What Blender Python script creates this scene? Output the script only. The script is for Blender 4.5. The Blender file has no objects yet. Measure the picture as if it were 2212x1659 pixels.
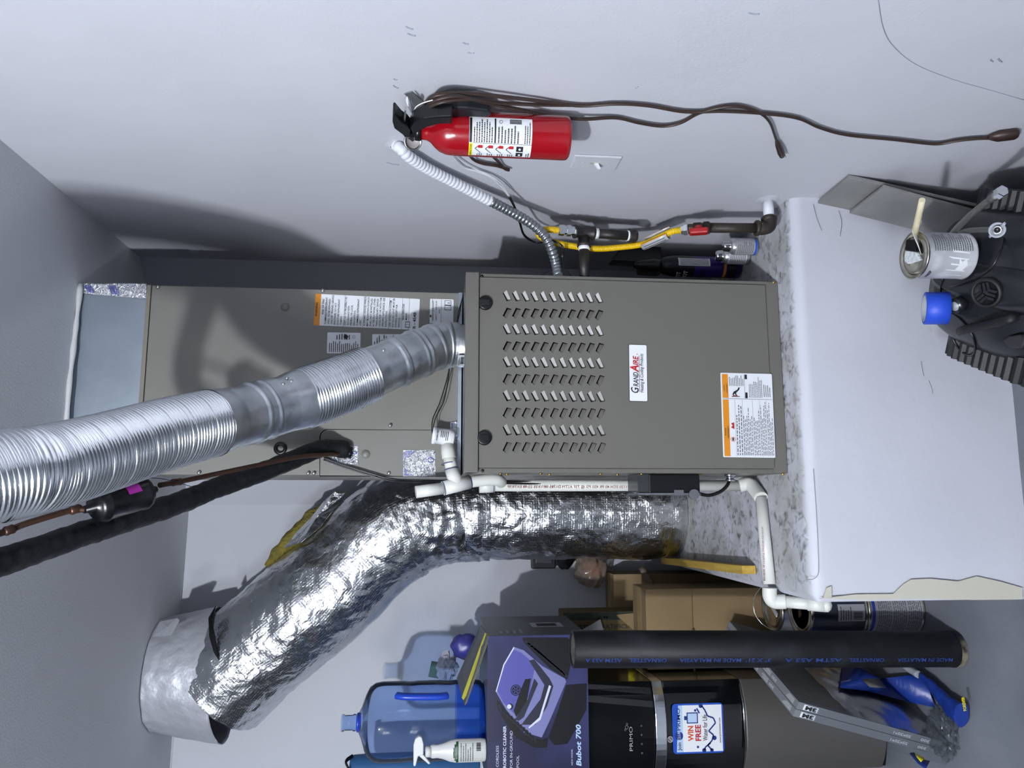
import bpy, math, random
from mathutils import Vector as V, Matrix, noise
R = random.Random(7)
scene = bpy.context.scene
col = scene.collection

# ------------------------------------------------------------------ camera
F, PITCH, YAW, ROLL = 1680.38, .09958, .15218, .01401
CAM = V((-.34396, -2.03241, 1.54943))
_c, _s = math.cos(PITCH), math.sin(PITCH)
fw = V((math.sin(YAW)*_c, math.cos(YAW)*_c, -_s))
_r = V((math.cos(YAW), -math.sin(YAW), 0)); _u = _r.cross(fw)
rt = math.cos(ROLL)*_r + math.sin(ROLL)*_u          # photograph's top edge (the phone was held sideways)
up = -math.sin(ROLL)*_r + math.cos(ROLL)*_u         # photograph's left edge
cd = bpy.data.cameras.new('camera'); cam = bpy.data.objects.new('camera', cd); col.objects.link(cam)
cd.sensor_fit = 'HORIZONTAL'; cd.sensor_width = 36; cd.lens = F/2212*36; cd.clip_start = .02; cd.clip_end = 60
mw = Matrix((-up, rt, -fw)).transposed().to_4x4(); mw.translation = CAM
cam.matrix_world = mw
scene.camera = cam

# ------------------------------------------------------------------ world, light, exposure
w = bpy.data.worlds.new('world'); scene.world = w; w.use_nodes = True
w.node_tree.nodes['Background'].inputs[0].default_value = (.55, .62, .80, 1)
w.node_tree.nodes['Background'].inputs[1].default_value = .05
vs = scene.view_settings
vs.view_transform = 'Standard'; vs.look = 'None'; vs.gamma = 1; vs.use_curve_mapping = False; vs.exposure = .40
LP = V((-1.38, -2.36, 2.45)); LP2 = V((-2.5, -4.2, 2.44))
def lamp(name, loc, power, colr, rad):
    d = bpy.data.lights.new(name, 'POINT'); d.energy = power; d.color = colr; d.shadow_soft_size = rad
    o = bpy.data.objects.new(name, d); col.objects.link(o); o.location = loc; return o
lamp('ceiling_bulb_light', LP+V((0, .045, 0)), 118, (.90, .94, 1.0), .03)
lamp('ceiling_bulb_light', LP-V((0, .045, 0)), 118, (.90, .94, 1.0), .03)
lamp('added_fill_light', LP2, 260, (.90, .94, 1.0), .38)  # unseen fill lamp, added to even out the lower wall and platform

def at(px, py, X=None, Y=None, Z=None):
    d = fw + rt*(829.5-py)/F + up*(1106-px)/F
    if X is not None: t = (X-CAM.x)/d.x
    elif Y is not None: t = (Y-CAM.y)/d.y
    else: t = (Z-CAM.z)/d.z
    return CAM + d*t
def mpp(p): return (p-CAM).dot(fw)/F           # metres per photograph pixel at p

WR, CE, HP, YC, YP, XPL, HW = .4773, 2.5437, .595, .1957, -.1037, -.5932, .2665
ZT, ZC = 1.468, 2.3614                         # furnace top, coil cabinet top
X_, Y_, Z_ = V((1, 0, 0)), V((0, 1, 0)), V((0, 0, 1))

# ------------------------------------------------------------------ materials
def lin(h):
    if not isinstance(h, str): return tuple(h)
    c = [int(h[i:i+2], 16)/255 for i in (0, 2, 4)]
    return tuple(x/12.92 if x <= .04045 else ((x+.055)/1.055)**2.4 for x in c)
MATS = {}
ALB = .80                                       # overall reflectance of painted and printed things
def mat(name, colr, rough=.5, metal=0, bump=None, var=None, coat=0, trans=0, spec=.5, alpha=1, emit=None, ior=1.45, stretch=None, bump2=None):
    if name in MATS: return MATS[name]
    m = bpy.data.materials.new(name); MATS[name] = m; m.use_nodes = True
    nt = m.node_tree; b = nt.nodes['Principled BSDF']; g = 1 if metal > .6 or emit else ALB; c = tuple(x*g for x in lin(colr))
    b.inputs['Base Color'].default_value = (*c, 1); b.inputs['Roughness'].default_value = rough
    b.inputs['Metallic'].default_value = metal; b.inputs['Specular IOR Level'].default_value = spec
    b.inputs['Coat Weight'].default_value = coat; b.inputs['Coat Roughness'].default_value = .08
    b.inputs['Transmission Weight'].default_value = trans; b.inputs['Alpha'].default_value = alpha; b.inputs['IOR'].default_value = ior
    if emit: b.inputs['Emission Color'].default_value = (*lin(emit[0]), 1); b.inputs['Emission Strength'].default_value = emit[1]
    tc = nt.nodes.new('ShaderNodeTexCoord'); src = tc.outputs['Object']
    if stretch:
        mp = nt.nodes.new('ShaderNodeMapping'); mp.inputs['Scale'].default_value = stretch; nt.links.new(src, mp.inputs[0]); src = mp.outputs[0]
    if var:                                     # (scale, second colour, contrast lo, hi)
        n = nt.nodes.new('ShaderNodeTexNoise'); n.inputs['Scale'].default_value = var[0]; n.inputs['Detail'].default_value = 8
        r = nt.nodes.new('ShaderNodeValToRGB'); r.color_ramp.elements[0].position = var[2]; r.color_ramp.elements[1].position = var[3]
        r.color_ramp.elements[0].color = (*c, 1); r.color_ramp.elements[1].color = (*[x*g for x in lin(var[1])], 1)
        nt.links.new(src, n.inputs['Vector']); nt.links.new(n.outputs['Fac'], r.inputs[0]); nt.links.new(r.outputs[0], b.inputs['Base Color'])
    prev = None
    for bb in (bump, bump2):
        if not bb: continue
        n = nt.nodes.new('ShaderNodeTexNoise'); n.inputs['Scale'].default_value = bb[0]; n.inputs['Detail'].default_value = 6
        nt.links.new(src, n.inputs['Vector'])
        bp = nt.nodes.new('ShaderNodeBump'); bp.inputs['Strength'].default_value = bb[1]; bp.inputs['Distance'].default_value = bb[2] if len(bb) > 2 else .01
        nt.links.new(n.outputs['Fac'], bp.inputs['Height'])
        if prev: nt.links.new(prev.outputs[0], bp.inputs['Normal'])
        nt.links.new(bp.outputs[0], b.inputs['Normal']); prev = bp
    return m

WALL = mat('wall_paint', 'cbccd4', .6, bump=(9, .10, .02), var=(3.1, 'c5c6ce', .35, .75), bump2=(190, .10, .003))
BACKW = mat('back_wall_paint', 'c4c6ce', .6, bump=(11, .2, .02), bump2=(190, .12, .003))
CEIL = mat('ceiling_paint', 'e6e8ec', .75, bump=(160, .15, .004))
FLOOR = mat('concrete_floor', '6c7078', .5, bump=(60, .2, .005), var=(3.5, '82868d', .4, .72))
FURN = mat('taupe_enamel', '686660', .36, bump=(900, .06, .001))
COIL = mat('taupe_enamel_coil', '7c7b75', .40, bump=(900, .06, .001))
BLACK = mat('black_plastic', '0b0c0f', .32)
DARKGAP = mat('dark_slot', '050505', .9, spec=.1)  # near-black stands in for shade inside the louvre slots; also the panel joint
GALV = mat('galvanised_steel', 'aeb9c4', .42, 1, bump=(60, .08, .004), var=(12, 'a6b1bc', .35, .65))
PIPEG = mat('galvanised_vent', 'd2d6da', .36, 1, bump=(26, .35, .006), var=(14, 'a9afb5', .35, .7))
ALU = mat('bright_aluminium', 'dfe2e6', .17, 1, bump=(40, .1, .004))
CHROME = mat('chrome', 'd5d7da', .14, 1)
BRASS = mat('brass_screw', 'c2a25a', .3, 1)
SCREW = mat('zinc_screw', 'b9bbb8', .3, 1)
WHITE = mat('white_print', 'eceef2', .45)
LBL = mat('label_stock', 'e6e9ee', .4)
INK = mat('ink_black', '16171a', .6)
INKG = mat('ink_grey', '5b5e63', .6)
ORANGE = mat('label_orange', 'd98a1e', .45)
RED = mat('label_red', 'b8232b', .45)
YEL = mat('label_yellow', 'f2e31c', .45)
BLUEI = mat('ink_blue', '24309a', .5)
PVC = mat('white_pvc', 'dfe0da', .35, bump=(30, .05, .003))
PVCP = mat('pvc_primer_blue', '2a3566', .5)
REDP = mat('red_enamel', '960a17', .22, coat=.5)
IRON = mat('black_iron', '2f2e2e', .48, .5, bump=(80, .25, .004), var=(18, '403b38', .4, .7))
RUST = mat('aged_iron', '38322e', .55, .4, bump=(80, .3, .004), var=(14, '4a3f37', .4, .7))
GASY = mat('yellow_coating', 'e3ba06', .42)
REDV = mat('valve_red', 'a3191f', .4)
CONDG = mat('conduit_grey', '8d9196', .32, .85)
CONDW = mat('conduit_painted', 'dfe1e9', .5)
CORD = mat('brown_cord', '33241f', .45)
WIREW = mat('white_wire', 'd4d6dc', .45)
RUBB = mat('black_foam', '121318', .55, bump=(45, .5, .006), spec=.4)
COPPER = mat('copper', '5a4033', .45, .7, bump=(50, .3, .003), var=(20, '45352e', .35, .7))
TILE = mat('grey_porcelain', '8a8a88', .5, stretch=(6, 1, 1.2), var=(6, '737372', .35, .7))
CARD = mat('cardboard', '85704f', .8, bump=(60, .12, .003), var=(5, '786446', .35, .7))
CARDK = mat('dark_cardboard', '5f5230', .8, var=(5, '524728', .35, .7))
WOOD = mat('yellow_pine', 'c9a84b', .6, stretch=(20, 2, 20), var=(4, 'b08f3a', .35, .7))
NAVY = mat('navy_can_print', '1d2533', .3, coat=.3)
TIN = mat('tinplate', 'b9b5a8', .25, 1)
GLAB = mat('grey_can_label', '9a9aa0', .45)
FIBER = mat('fibreglass', '8c7f2e', .95, bump=(70, .8, .02), var=(20, '5f5a2e', .35, .7))
STEELP = mat('black_steel_pipe', '0f1115', .55, 0, bump=(120, .2, .003), var=(9, '26282d', .52, .75), spec=.3)

def foil_material(name, base, rough, grid, crinkle, big):
    m = bpy.data.materials.new(name); MATS[name] = m; m.use_nodes = True; nt = m.node_tree; b = nt.nodes['Principled BSDF']
    b.inputs['Base Color'].default_value = (*lin(base), 1); b.inputs['Metallic'].default_value = 1; b.inputs['Roughness'].default_value = rough
    tc = nt.nodes.new('ShaderNodeTexCoord'); prev = None
    def bump(h, st, dist):
        nonlocal prev
        bp = nt.nodes.new('ShaderNodeBump'); bp.inputs['Strength'].default_value = st; bp.inputs['Distance'].default_value = dist
        nt.links.new(h, bp.inputs['Height'])
        if prev: nt.links.new(prev.outputs[0], bp.inputs['Normal'])
        prev = bp; nt.links.new(bp.outputs[0], b.inputs['Normal'])
    n = nt.nodes.new('ShaderNodeTexNoise'); n.inputs['Scale'].default_value = big; n.inputs['Detail'].default_value = 3; n.inputs['Distortion'].default_value = 1.2
    nt.links.new(tc.outputs['Object'], n.inputs['Vector']); bump(n.outputs['Fac'], .35, .02)
    v = nt.nodes.new('ShaderNodeTexVoronoi'); v.feature = 'DISTANCE_TO_EDGE'; v.inputs['Scale'].default_value = crinkle
    n2 = nt.nodes.new('ShaderNodeTexNoise'); n2.inputs['Scale'].default_value = crinkle*.8; n2.inputs['Detail'].default_value = 6
    mx = nt.nodes.new('ShaderNodeMix'); mx.data_type = 'VECTOR'; mx.inputs[0].default_value = .12
    nt.links.new(tc.outputs['Object'], mx.inputs[4]); nt.links.new(n2.outputs['Color'], mx.inputs[5]); nt.links.new(mx.outputs[1], v.inputs['Vector'])
    nt.links.new(n2.outputs['Fac'], n2.inputs['Roughness']) if False else None
    nt.links.new(tc.outputs['Object'], n2.inputs['Vector'])
    n3 = nt.nodes.new('ShaderNodeTexNoise'); n3.inputs['Scale'].default_value = crinkle*4; n3.inputs['Detail'].default_value = 4; nt.links.new(tc.outputs['Object'], n3.inputs['Vector']); bump(n3.outputs['Fac'], .3, .003)
    bump(n2.outputs['Fac'], .45, .012); bump(v.outputs['Distance'], .55, .009)
    if grid:
        for d in ('X', 'Y'):
            wv = nt.nodes.new('ShaderNodeTexWave'); wv.bands_direction = d; wv.inputs['Scale'].default_value = grid; wv.inputs['Distortion'].default_value = .6
            wv.inputs['Detail Scale'].default_value = .3
            rp = nt.nodes.new('ShaderNodeValToRGB'); rp.color_ramp.elements[0].position = .8
            nt.links.new(tc.outputs['UV'], wv.inputs['Vector']); nt.links.new(wv.outputs['Fac'], rp.inputs[0]); bump(rp.outputs[0], .22, .0010)
    return m
FOIL = foil_material('foil_jacket', 'cfd1d4', .23, 36, 17, 6)
FOILP = foil_material('foil_patch', 'd8dadf', .22, 0, 55, 20)
COLLAR = mat('painted_foil', 'c6c8d0', .48, .45, bump=(22, .5, .012))

def clear_material(name, tint, gloss, opac=0.0, body='88a0d8', fres=1.13):
    m = bpy.data.materials.new(name); MATS[name] = m; m.use_nodes = True; nt = m.node_tree
    out = nt.nodes['Material Output']; nt.nodes.remove(nt.nodes['Principled BSDF'])
    t = nt.nodes.new('ShaderNodeBsdfTransparent'); t.inputs[0].default_value = (*lin(tint), 1)
    g = nt.nodes.new('ShaderNodeBsdfGlossy'); g.inputs['Roughness'].default_value = gloss
    d = nt.nodes.new('ShaderNodeBsdfPrincipled'); d.inputs['Base Color'].default_value = (*lin(body), 1); d.inputs['Roughness'].default_value = .2
    lw = nt.nodes.new('ShaderNodeFresnel'); lw.inputs[0].default_value = fres
    a = nt.nodes.new('ShaderNodeMixShader'); a.inputs[0].default_value = opac; nt.links.new(t.outputs[0], a.inputs[1]); nt.links.new(d.outputs[0], a.inputs[2])
    c = nt.nodes.new('ShaderNodeMixShader'); nt.links.new(lw.outputs[0], c.inputs[0]); nt.links.new(a.outputs[0], c.inputs[1]); nt.links.new(g.outputs[0], c.inputs[2])
    nt.links.new(c.outputs[0], out.inputs[0]); return m
JUG = clear_material('blue_polycarbonate', 'cfdef5', .06, .07, '7f9fd6')
JUGB = clear_material('deep_blue_polycarbonate', '8fb2ec', .06, .22, '2a5fc8')
FILM = clear_material('clear_film', 'eceef0', .22, .05, '8f949c')
CUP = clear_material('clear_cup', 'eef1f4', .08, .12, 'd6dae2')
SMOKE = clear_material('smoked_plastic', '8a8d92', .1, .25, '6d7075')

# ------------------------------------------------------------------ mesh builder
def perp(a):
    a = a.normalized(); t = Z_ if abs(a.z) < .9 else X_
    x = t.cross(a).normalized(); return x, a.cross(x)
def spline(P, k=8):
    P = [V(p) for p in P]; out = []
    Q = [P[0]*2-P[1]] + P + [P[-1]*2-P[-2]]
    for i in range(1, len(Q)-2):
        a, b, c, d = Q[i-1:i+3]
        for j in range(k):
            t = j/k
            out.append(.5*((2*b)+(c-a)*t+(2*a-5*b+4*c-d)*t*t+(3*b-a-3*c+d)*t**3))
    out.append(P[-1]); return out
def resample(P, step):
    L = [0.0]
    for a, b in zip(P, P[1:]): L.append(L[-1]+(b-a).length)
    n = max(2, int(L[-1]/step)); out = []; k = 0
    for i in range(n+1):
        s = L[-1]*i/n
        while k < len(L)-2 and L[k+1] < s: k += 1
        d = L[k+1]-L[k]; out.append(P[k].lerp(P[k+1], (s-L[k])/d if d > 1e-9 else 0))
    return out
class MB:
    def __init__(s): s.v = []; s.f = []; s.m = []; s.s = []; s.uv = {}
    def add(s, vs_, fs, mi=0, sm=False):
        o = len(s.v); s.v += [V(p) for p in vs_]
        for f in fs: s.f.append(tuple(i+o for i in f)); s.m.append(mi); s.s.append(sm)
        return o
    def hexa(s, p, mi=0):                       # p: bottom 4 ccw, top 4 ccw
        s.add(p, [(3, 2, 1, 0), (4, 5, 6, 7), (0, 1, 5, 4), (1, 2, 6, 5), (2, 3, 7, 6), (3, 0, 4, 7)], mi); return s
    def box(s, lo, hi, mi=0, M=None):
        a, b, c = lo; d, e, f = hi
        p = [V(q) for q in ((a, b, c), (d, b, c), (d, e, c), (a, e, c), (a, b, f), (d, b, f), (d, e, f), (a, e, f))]
        if M: p = [M @ q for q in p]
        return s.hexa(p, mi)
    def quad(s, a, b, c, d, mi=0): s.add([a, b, c, d], [(0, 1, 2, 3)], mi); return s
    def poly(s, pts, mi=0): s.add(pts, [tuple(range(len(pts)))], mi); return s
    def slab(s, pts, thick, mi=0):              # flat polygon with thickness along vector
        n = len(pts); pts = [V(p) for p in pts]
        s.add(pts+[p+thick for p in pts], [tuple(range(n))[::-1], tuple(range(n, 2*n))]+[(i, (i+1) % n, n+(i+1) % n, n+i) for i in range(n)], mi); return s
    def tube(s, P, r, n=14, mi=0, caps=True, sm=True, uv=False, disp=None, flat=None, x0=None):
        P = [V(p) for p in P]; N = len(P); rr = r if isinstance(r, (list, tuple)) else [r]*N
        T = [(P[min(i+1, N-1)]-P[max(i-1, 0)]).normalized() for i in range(N)]
        x, y = perp(T[0])
        if x0 is not None: x = (x0-T[0]*x0.dot(T[0])).normalized()
        base = len(s.v); L = 0
        for i in range(N):
            if i: L += (P[i]-P[i-1]).length
            x = (x-T[i]*x.dot(T[i])).normalized(); y = T[i].cross(x)
            for j in range(n):
                a = 2*math.pi*j/n; q = rr[i]
                if flat: d = x*math.cos(a)*q+y*math.sin(a)*q*flat
                else: d = (x*math.cos(a)+y*math.sin(a))*q
                p = P[i]+d
                if disp: p = disp(p, d.normalized(), i/(N-1), a)
                if uv: s.uv[len(s.v)] = (L, a*q)
                s.v.append(p)
        for i in range(N-1):
            for j in range(n):
                k = (j+1) % n
                s.f.append((base+i*n+j, base+i*n+k, base+(i+1)*n+k, base+(i+1)*n+j)); s.m.append(mi); s.s.append(sm)
        if caps:
            s.f.append(tuple(base+j for j in range(n))[::-1]); s.m.append(mi); s.s.append(False)
            s.f.append(tuple(base+(N-1)*n+j for j in range(n))); s.m.append(mi); s.s.append(False)
        return s
    def lathe(s, prof, o, ax, n=24, mi=0, sm=True, caps=True, xa=None, sq=1):
        o = V(o); ax = V(ax).normalized(); x, y = perp(ax)
        if xa is not None: x = (xa-ax*xa.dot(ax)).normalized(); y = ax.cross(x)
        base = len(s.v); N = len(prof)
        for r, h in prof:
            for j in range(n):
                a = 2*math.pi*j/n; s.v.append(o+ax*h+x*math.cos(a)*r+y*math.sin(a)*r*sq)
        for i in range(N-1):
            mm = mi[i] if isinstance(mi, (list, tuple)) else mi
            for j in range(n):
                k = (j+1) % n; s.f.append((base+i*n+j, base+i*n+k, base+(i+1)*n+k, base+(i+1)*n+j)); s.m.append(mm); s.s.append(sm)
        if caps:
            a = mi[0] if isinstance(mi, (list, tuple)) else mi; b = mi[-1] if isinstance(mi, (list, tuple)) else mi
            if prof[0][0] > 1e-5: s.f.append(tuple(base+j for j in range(n))[::-1]); s.m.append(a); s.s.append(False)
            if prof[-1][0] > 1e-5: s.f.append(tuple(base+(N-1)*n+j for j in range(n))); s.m.append(b); s.s.append(False)
        return s
    def cyl(s, a, b, r, n=20, mi=0): return s.lathe([(r, 0), (r, (V(b)-V(a)).length)], a, V(b)-V(a), n, mi)
    def grid(s, fn, nu, nv, mi=0, sm=True):
        base = len(s.v)
        for i in range(nu+1):
            for j in range(nv+1): s.v.append(V(fn(i/nu, j/nv)))
        for i in range(nu):
            for j in range(nv):
                a = base+i*(nv+1)+j; s.f.append((a, a+1, a+nv+2, a+nv+1)); s.m.append(mi); s.s.append(sm)
        return s
    def mesh(s, name, mats, off):
        me = bpy.data.meshes.new(name); me.from_pydata([p-off for p in s.v], [], s.f)
        for q in (mats if isinstance(mats, (list, tuple)) else [mats]): me.materials.append(q)
        me.polygons.foreach_set('material_index', s.m); me.polygons.foreach_set('use_smooth', s.s)
        if s.uv:
            ul = me.uv_layers.new(name='uv')
            for l in me.loops: ul.data[l.index].uv = s.uv.get(l.vertex_index, (0, 0))
        me.update(); return me
    def build(s, name, mats, parent=None, loc=None, label=None, bevel=0, solid=0):
        off = WL[parent.name] if parent else V(loc if loc is not None else s.base())
        me = s.mesh(name, mats, off); o = bpy.data.objects.new(name, me); col.objects.link(o)
        if parent: o.parent = parent
        else: o.location = off
        WL[o.name] = off
        if label: o['label'] = label
        if bevel:
            b = o.modifiers.new('bevel', 'BEVEL'); b.width = bevel; b.segments = 2; b.limit_method = 'ANGLE'; b.angle_limit = .6
        if solid:
            q = o.modifiers.new('solid', 'SOLIDIFY'); q.thickness = solid; q.offset = 0
        return o
    def base(s):
        xs = [p.x for p in s.v]; ys = [p.y for p in s.v]; zs = [p.z for p in s.v]
        return V(((min(xs)+max(xs))/2, (min(ys)+max(ys))/2, min(zs)))
WL = {}
def thing(name, label, cat, loc, group=None):
    o = bpy.data.objects.new(name, None); col.objects.link(o); o.location = loc; o.empty_display_size = .05; WL[o.name] = V(loc)
    tag(o, label, cat, group); return o
def tag(o, label, cat, group=None):
    o['label'] = label; o['category'] = cat
    if group: o['group'] = group
    return o
def struct(o): o['kind'] = 'structure'; return o
def frame(o, x, y):                              # matrix with axes x, y, x*y at o
    x = V(x).normalized(); y = V(y); y = (y-x*y.dot(x)).normalized(); z = x.cross(y)
    M = Matrix((x, y, z)).transposed().to_4x4(); M.translation = V(o); return M

# flat print: rectangles, polygons and lettering on any surface given by fn(u, v, lift)
_tc = {}
def text_mesh(t, bold=0, shear=0):
    k = (t, bold, shear)
    if k in _tc: return _tc[k]
    cu = bpy.data.curves.new('t', 'FONT'); cu.body = t; cu.size = 1; cu.resolution_u = 2; cu.offset = bold; cu.shear = shear; cu.fill_mode = 'FRONT'
    o = bpy.data.objects.new('t', cu); col.objects.link(o)
    me = bpy.data.meshes.new_from_object(o.evaluated_get(bpy.context.evaluated_depsgraph_get()))
    vs_ = [(p.co.x, p.co.y) for p in me.vertices]; fs = [tuple(p.vertices) for p in me.polygons]
    bpy.data.objects.remove(o); bpy.data.curves.remove(cu); bpy.data.meshes.remove(me)
    xs = [p[0] for p in vs_] or [0]; x0 = min(xs); wd = max(xs)-x0
    _tc[k] = ([(a-x0, b) for a, b in vs_], fs, wd); return _tc[k]
class Print:
    def __init__(s, fn, lift=.0006): s.fn = fn; s.mb = MB(); s.lift = lift
    def poly(s, pts, mi=0, k=1): s.mb.add([s.fn(u, v, s.lift*k) for u, v in pts], [tuple(range(len(pts)))], mi); return s
    def rect(s, u0, v0, u1, v1, mi=0, k=1, nx=1):
        for i in range(nx):
            a = u0+(u1-u0)*i/nx; b = u0+(u1-u0)*(i+1)/nx; s.poly([(a, v0), (b, v0), (b, v1), (a, v1)], mi, k)
        return s
    def line(s, a, b, wd, mi=0, k=2):
        d = math.hypot(b[0]-a[0], b[1]-a[1]) or 1; nx, ny = -(b[1]-a[1])/d*wd/2, (b[0]-a[0])/d*wd/2
        return s.poly([(a[0]-nx, a[1]-ny), (b[0]-nx, b[1]-ny), (b[0]+nx, b[1]+ny), (a[0]+nx, a[1]+ny)], mi, k)
    def ring(s, c, r, wd, mi=0, k=2, n=20):
        for i in range(n):
            a, b = 2*math.pi*i/n, 2*math.pi*(i+1)/n
            s.poly([(c[0]+q*math.cos(t), c[1]+q*math.sin(t)) for q, t in ((r-wd, a), (r, a), (r, b), (r-wd, b))], mi, k)
        return s
    def disc(s, c, r, mi=0, k=2, n=16, sq=1): return s.poly([(c[0]+r*math.cos(6.2832*i/n), c[1]+sq*r*math.sin(6.2832*i/n)) for i in range(n)], mi, k)
    def text(s, t, u, v, size, width=None, mi=0, k=2, bold=0, shear=0, rot=0, align='l'):
        vs_, fs, wd = text_mesh(t, bold, shear)
        sx = size if width is None else width/max(wd, 1e-6)
        ca, sa = math.cos(rot), math.sin(rot); ox = 0 if align == 'l' else (-wd*sx/2 if align == 'c' else -wd*sx)
        s.mb.add([s.fn(u+(x*sx+ox)*ca-y*size*sa, v+(x*sx+ox)*sa+y*size*ca, s.lift*k) for x, y in vs_], fs, mi); return s
    def scribble(s, u0, v0, u1, v1, rows, mi=0, rnd=R, fill=.42, k=2):   # lines of type too small to read
        h = (v1-v0)/rows
        for i in range(rows):
            y = v1-(i+.75)*h; x = u0; end = u0+(u1-u0)*rnd.uniform(.62, 1)
            while x < end:
                l = min(rnd.uniform(.03, .09)*(u1-u0), end-x); s.rect(x, y, x+l, y+h*fill, mi, k); x += l+.018*(u1-u0)
        return s
    def barcode(s, u0, v0, u1, v1, mi=0, rnd=R, k=2):
        x = u0
        while x < u1:
            l = rnd.choice((1, 1, 2, 3))*(u1-u0)/70; s.rect(x, v0, min(x+l, u1), v1, mi, k); x += l+rnd.choice((1, 1, 2))*(u1-u0)/70
        return s
    def build(s, name, mats, parent, label=None):
        o = s.mb.build(name, mats, parent, label=label); o['kind'] = 'stuff'; return o
def plane_fn(o, u, v):
    o, u, v = V(o), V(u).normalized(), V(v).normalized(); n = u.cross(v)
    return lambda a, b, l: o+u*a+v*b+n*l
def px_plane(corners_px, **kw):                  # label frame from bottom-left, bottom-right, top-left pixels on a plane
    a, b, c = [at(*p, **kw) for p in corners_px]
    u, v = b-a, c-a; return plane_fn(a, u, v-u*(v.dot(u)/u.dot(u))), u.length, v.length, a
def sticker(name, fn, w_, h_, parent, mats, thick=.0006, label=None, rad=.003, nx=1):
    mb = MB(); pts = []
    for cx, cy, a0 in ((w_-rad, h_-rad, 0), (rad, h_-rad, 90), (rad, rad, 180), (w_-rad, rad, 270)):
        for k in range(4): t = math.radians(a0+k*30); pts.append((cx+rad*math.cos(t), cy+rad*math.sin(t)))
    n = len(pts); mb.add([fn(u, v, 0) for u, v in pts]+[fn(u, v, thick) for u, v in pts], [tuple(range(n, 2*n))]+[(i, (i+1) % n, n+(i+1) % n, n+i) for i in range(n)])
    return mb.build(name, mats, parent, label=label)

# ================================================================== the room
BX0, BY0 = -3.0, -5.2
def wall(name, a, b, z0, z1, thick, m):         # vertical wall from a to b, front face on a-b
    a, b = V((*a, 0)), V((*b, 0)); d = (b-a).normalized(); n = V((d.y, -d.x, 0))
    mb = MB(); p = [a, b, b-n*thick, a-n*thick]
    mb.hexa([q+Z_*z0 for q in p]+[q+Z_*z1 for q in p]); return struct(mb.build(name, m))
wr = wall('wall_right', (WR, BY0), (WR, .63), 0, CE, -.1, WALL)
wc = wall('wall_corner', (.468+.02, .60), (-.36, 1.325), 0, CE, -.1, BACKW)
wb = wall('wall_back', (-.33, 1.318), (BX0, 1.20), 0, CE, -.1, BACKW)
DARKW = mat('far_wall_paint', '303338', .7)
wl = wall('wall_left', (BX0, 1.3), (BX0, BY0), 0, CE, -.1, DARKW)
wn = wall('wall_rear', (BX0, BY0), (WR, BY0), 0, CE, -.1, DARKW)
struct(MB().box((BX0-.1, BY0-.1, -.1), (WR+.1, 1.5, 0)).build('floor', FLOOR))
ce = struct(MB().box((BX0-.1, BY0-.1, CE), (WR+.1, 1.5, CE+.1)).build('ceiling', CEIL))
# caulk bead where ceiling meets the back walls
mb = MB(); mb.tube([(-.365, 1.325, CE-.003), (-.9, 1.295, CE-.003), (-1.6, 1.265, CE-.003)], .005, 6); struct(mb.build('trim_1', BACKW))

# platform: painted plaster plinth with a rounded front edge and a grubby top
def plat_material():
    m = bpy.data.materials.new('platform_paint'); m.use_nodes = True; nt = m.node_tree; b = nt.nodes['Principled BSDF']; b.inputs['Roughness'].default_value = .6
    tc = nt.nodes.new('ShaderNodeTexCoord'); ge = nt.nodes.new('ShaderNodeNewGeometry')
    def noise_ramp(sc, lo, hi, det=9, dist=0):
        n = nt.nodes.new('ShaderNodeTexNoise'); n.inputs['Scale'].default_value = sc; n.inputs['Detail'].default_value = det; n.inputs['Distortion'].default_value = dist
        nt.links.new(tc.outputs['Object'], n.inputs['Vector']); r = nt.nodes.new('ShaderNodeValToRGB')
        r.color_ramp.elements[0].position = lo; r.color_ramp.elements[1].position = hi; nt.links.new(n.outputs['Fac'], r.inputs[0]); return r.outputs[0]
    def mixc(f, a, bcol):
        x = nt.nodes.new('ShaderNodeMix'); x.data_type = 'RGBA'; nt.links.new(f, x.inputs[0])
        if isinstance(a, tuple): x.inputs[6].default_value = a
        else: nt.links.new(a, x.inputs[6])
        x.inputs[7].default_value = bcol; return x.outputs[2]
    def mul(a, bb):
        x = nt.nodes.new('ShaderNodeMath'); x.operation = 'MULTIPLY'; nt.links.new(a, x.inputs[0])
        if isinstance(bb, float): x.inputs[1].default_value = bb
        else: nt.links.new(bb, x.inputs[1])
        return x.outputs[0]
    sx = nt.nodes.new('ShaderNodeSeparateXYZ'); nt.links.new(ge.outputs['Normal'], sx.inputs[0])
    tp = nt.nodes.new('ShaderNodeMapRange'); tp.inputs['From Min'].default_value = .80; tp.inputs['From Max'].default_value = .99; nt.links.new(sx.outputs['Z'], tp.inputs['Value'])
    top = tp.outputs['Result']
    c = mixc(noise_ramp(4, .4, .8), (*lin('b6b7c0'), 1), (*lin('b0b1ba'), 1))
    c = mixc(mul(top, noise_ramp(9, .38, .72)), c, (*lin('8b8c85'), 1))
    c = mixc(mul(top, noise_ramp(38, .50, .74, 12, .8)), c, (*lin('4c4b46'), 1))
    c = mixc(mul(noise_ramp(16, .72, .8, 9, .5), .35), c, (*lin('757571'), 1))
    nt.links.new(c, b.inputs['Base Color'])
    bp = nt.nodes.new('ShaderNodeBump'); bp.inputs['Strength'].default_value = .2; bp.inputs['Distance'].default_value = .01
    n = nt.nodes.new('ShaderNodeTexNoise'); n.inputs['Scale'].default_value = 20; n.inputs['Detail'].default_value = 7; nt.links.new(tc.outputs['Object'], n.inputs['Vector'])
    nt.links.new(n.outputs['Fac'], bp.inputs['Height']); nt.links.new(bp.outputs[0], b.inputs['Normal']); return m
PLAT = plat_material()
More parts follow.
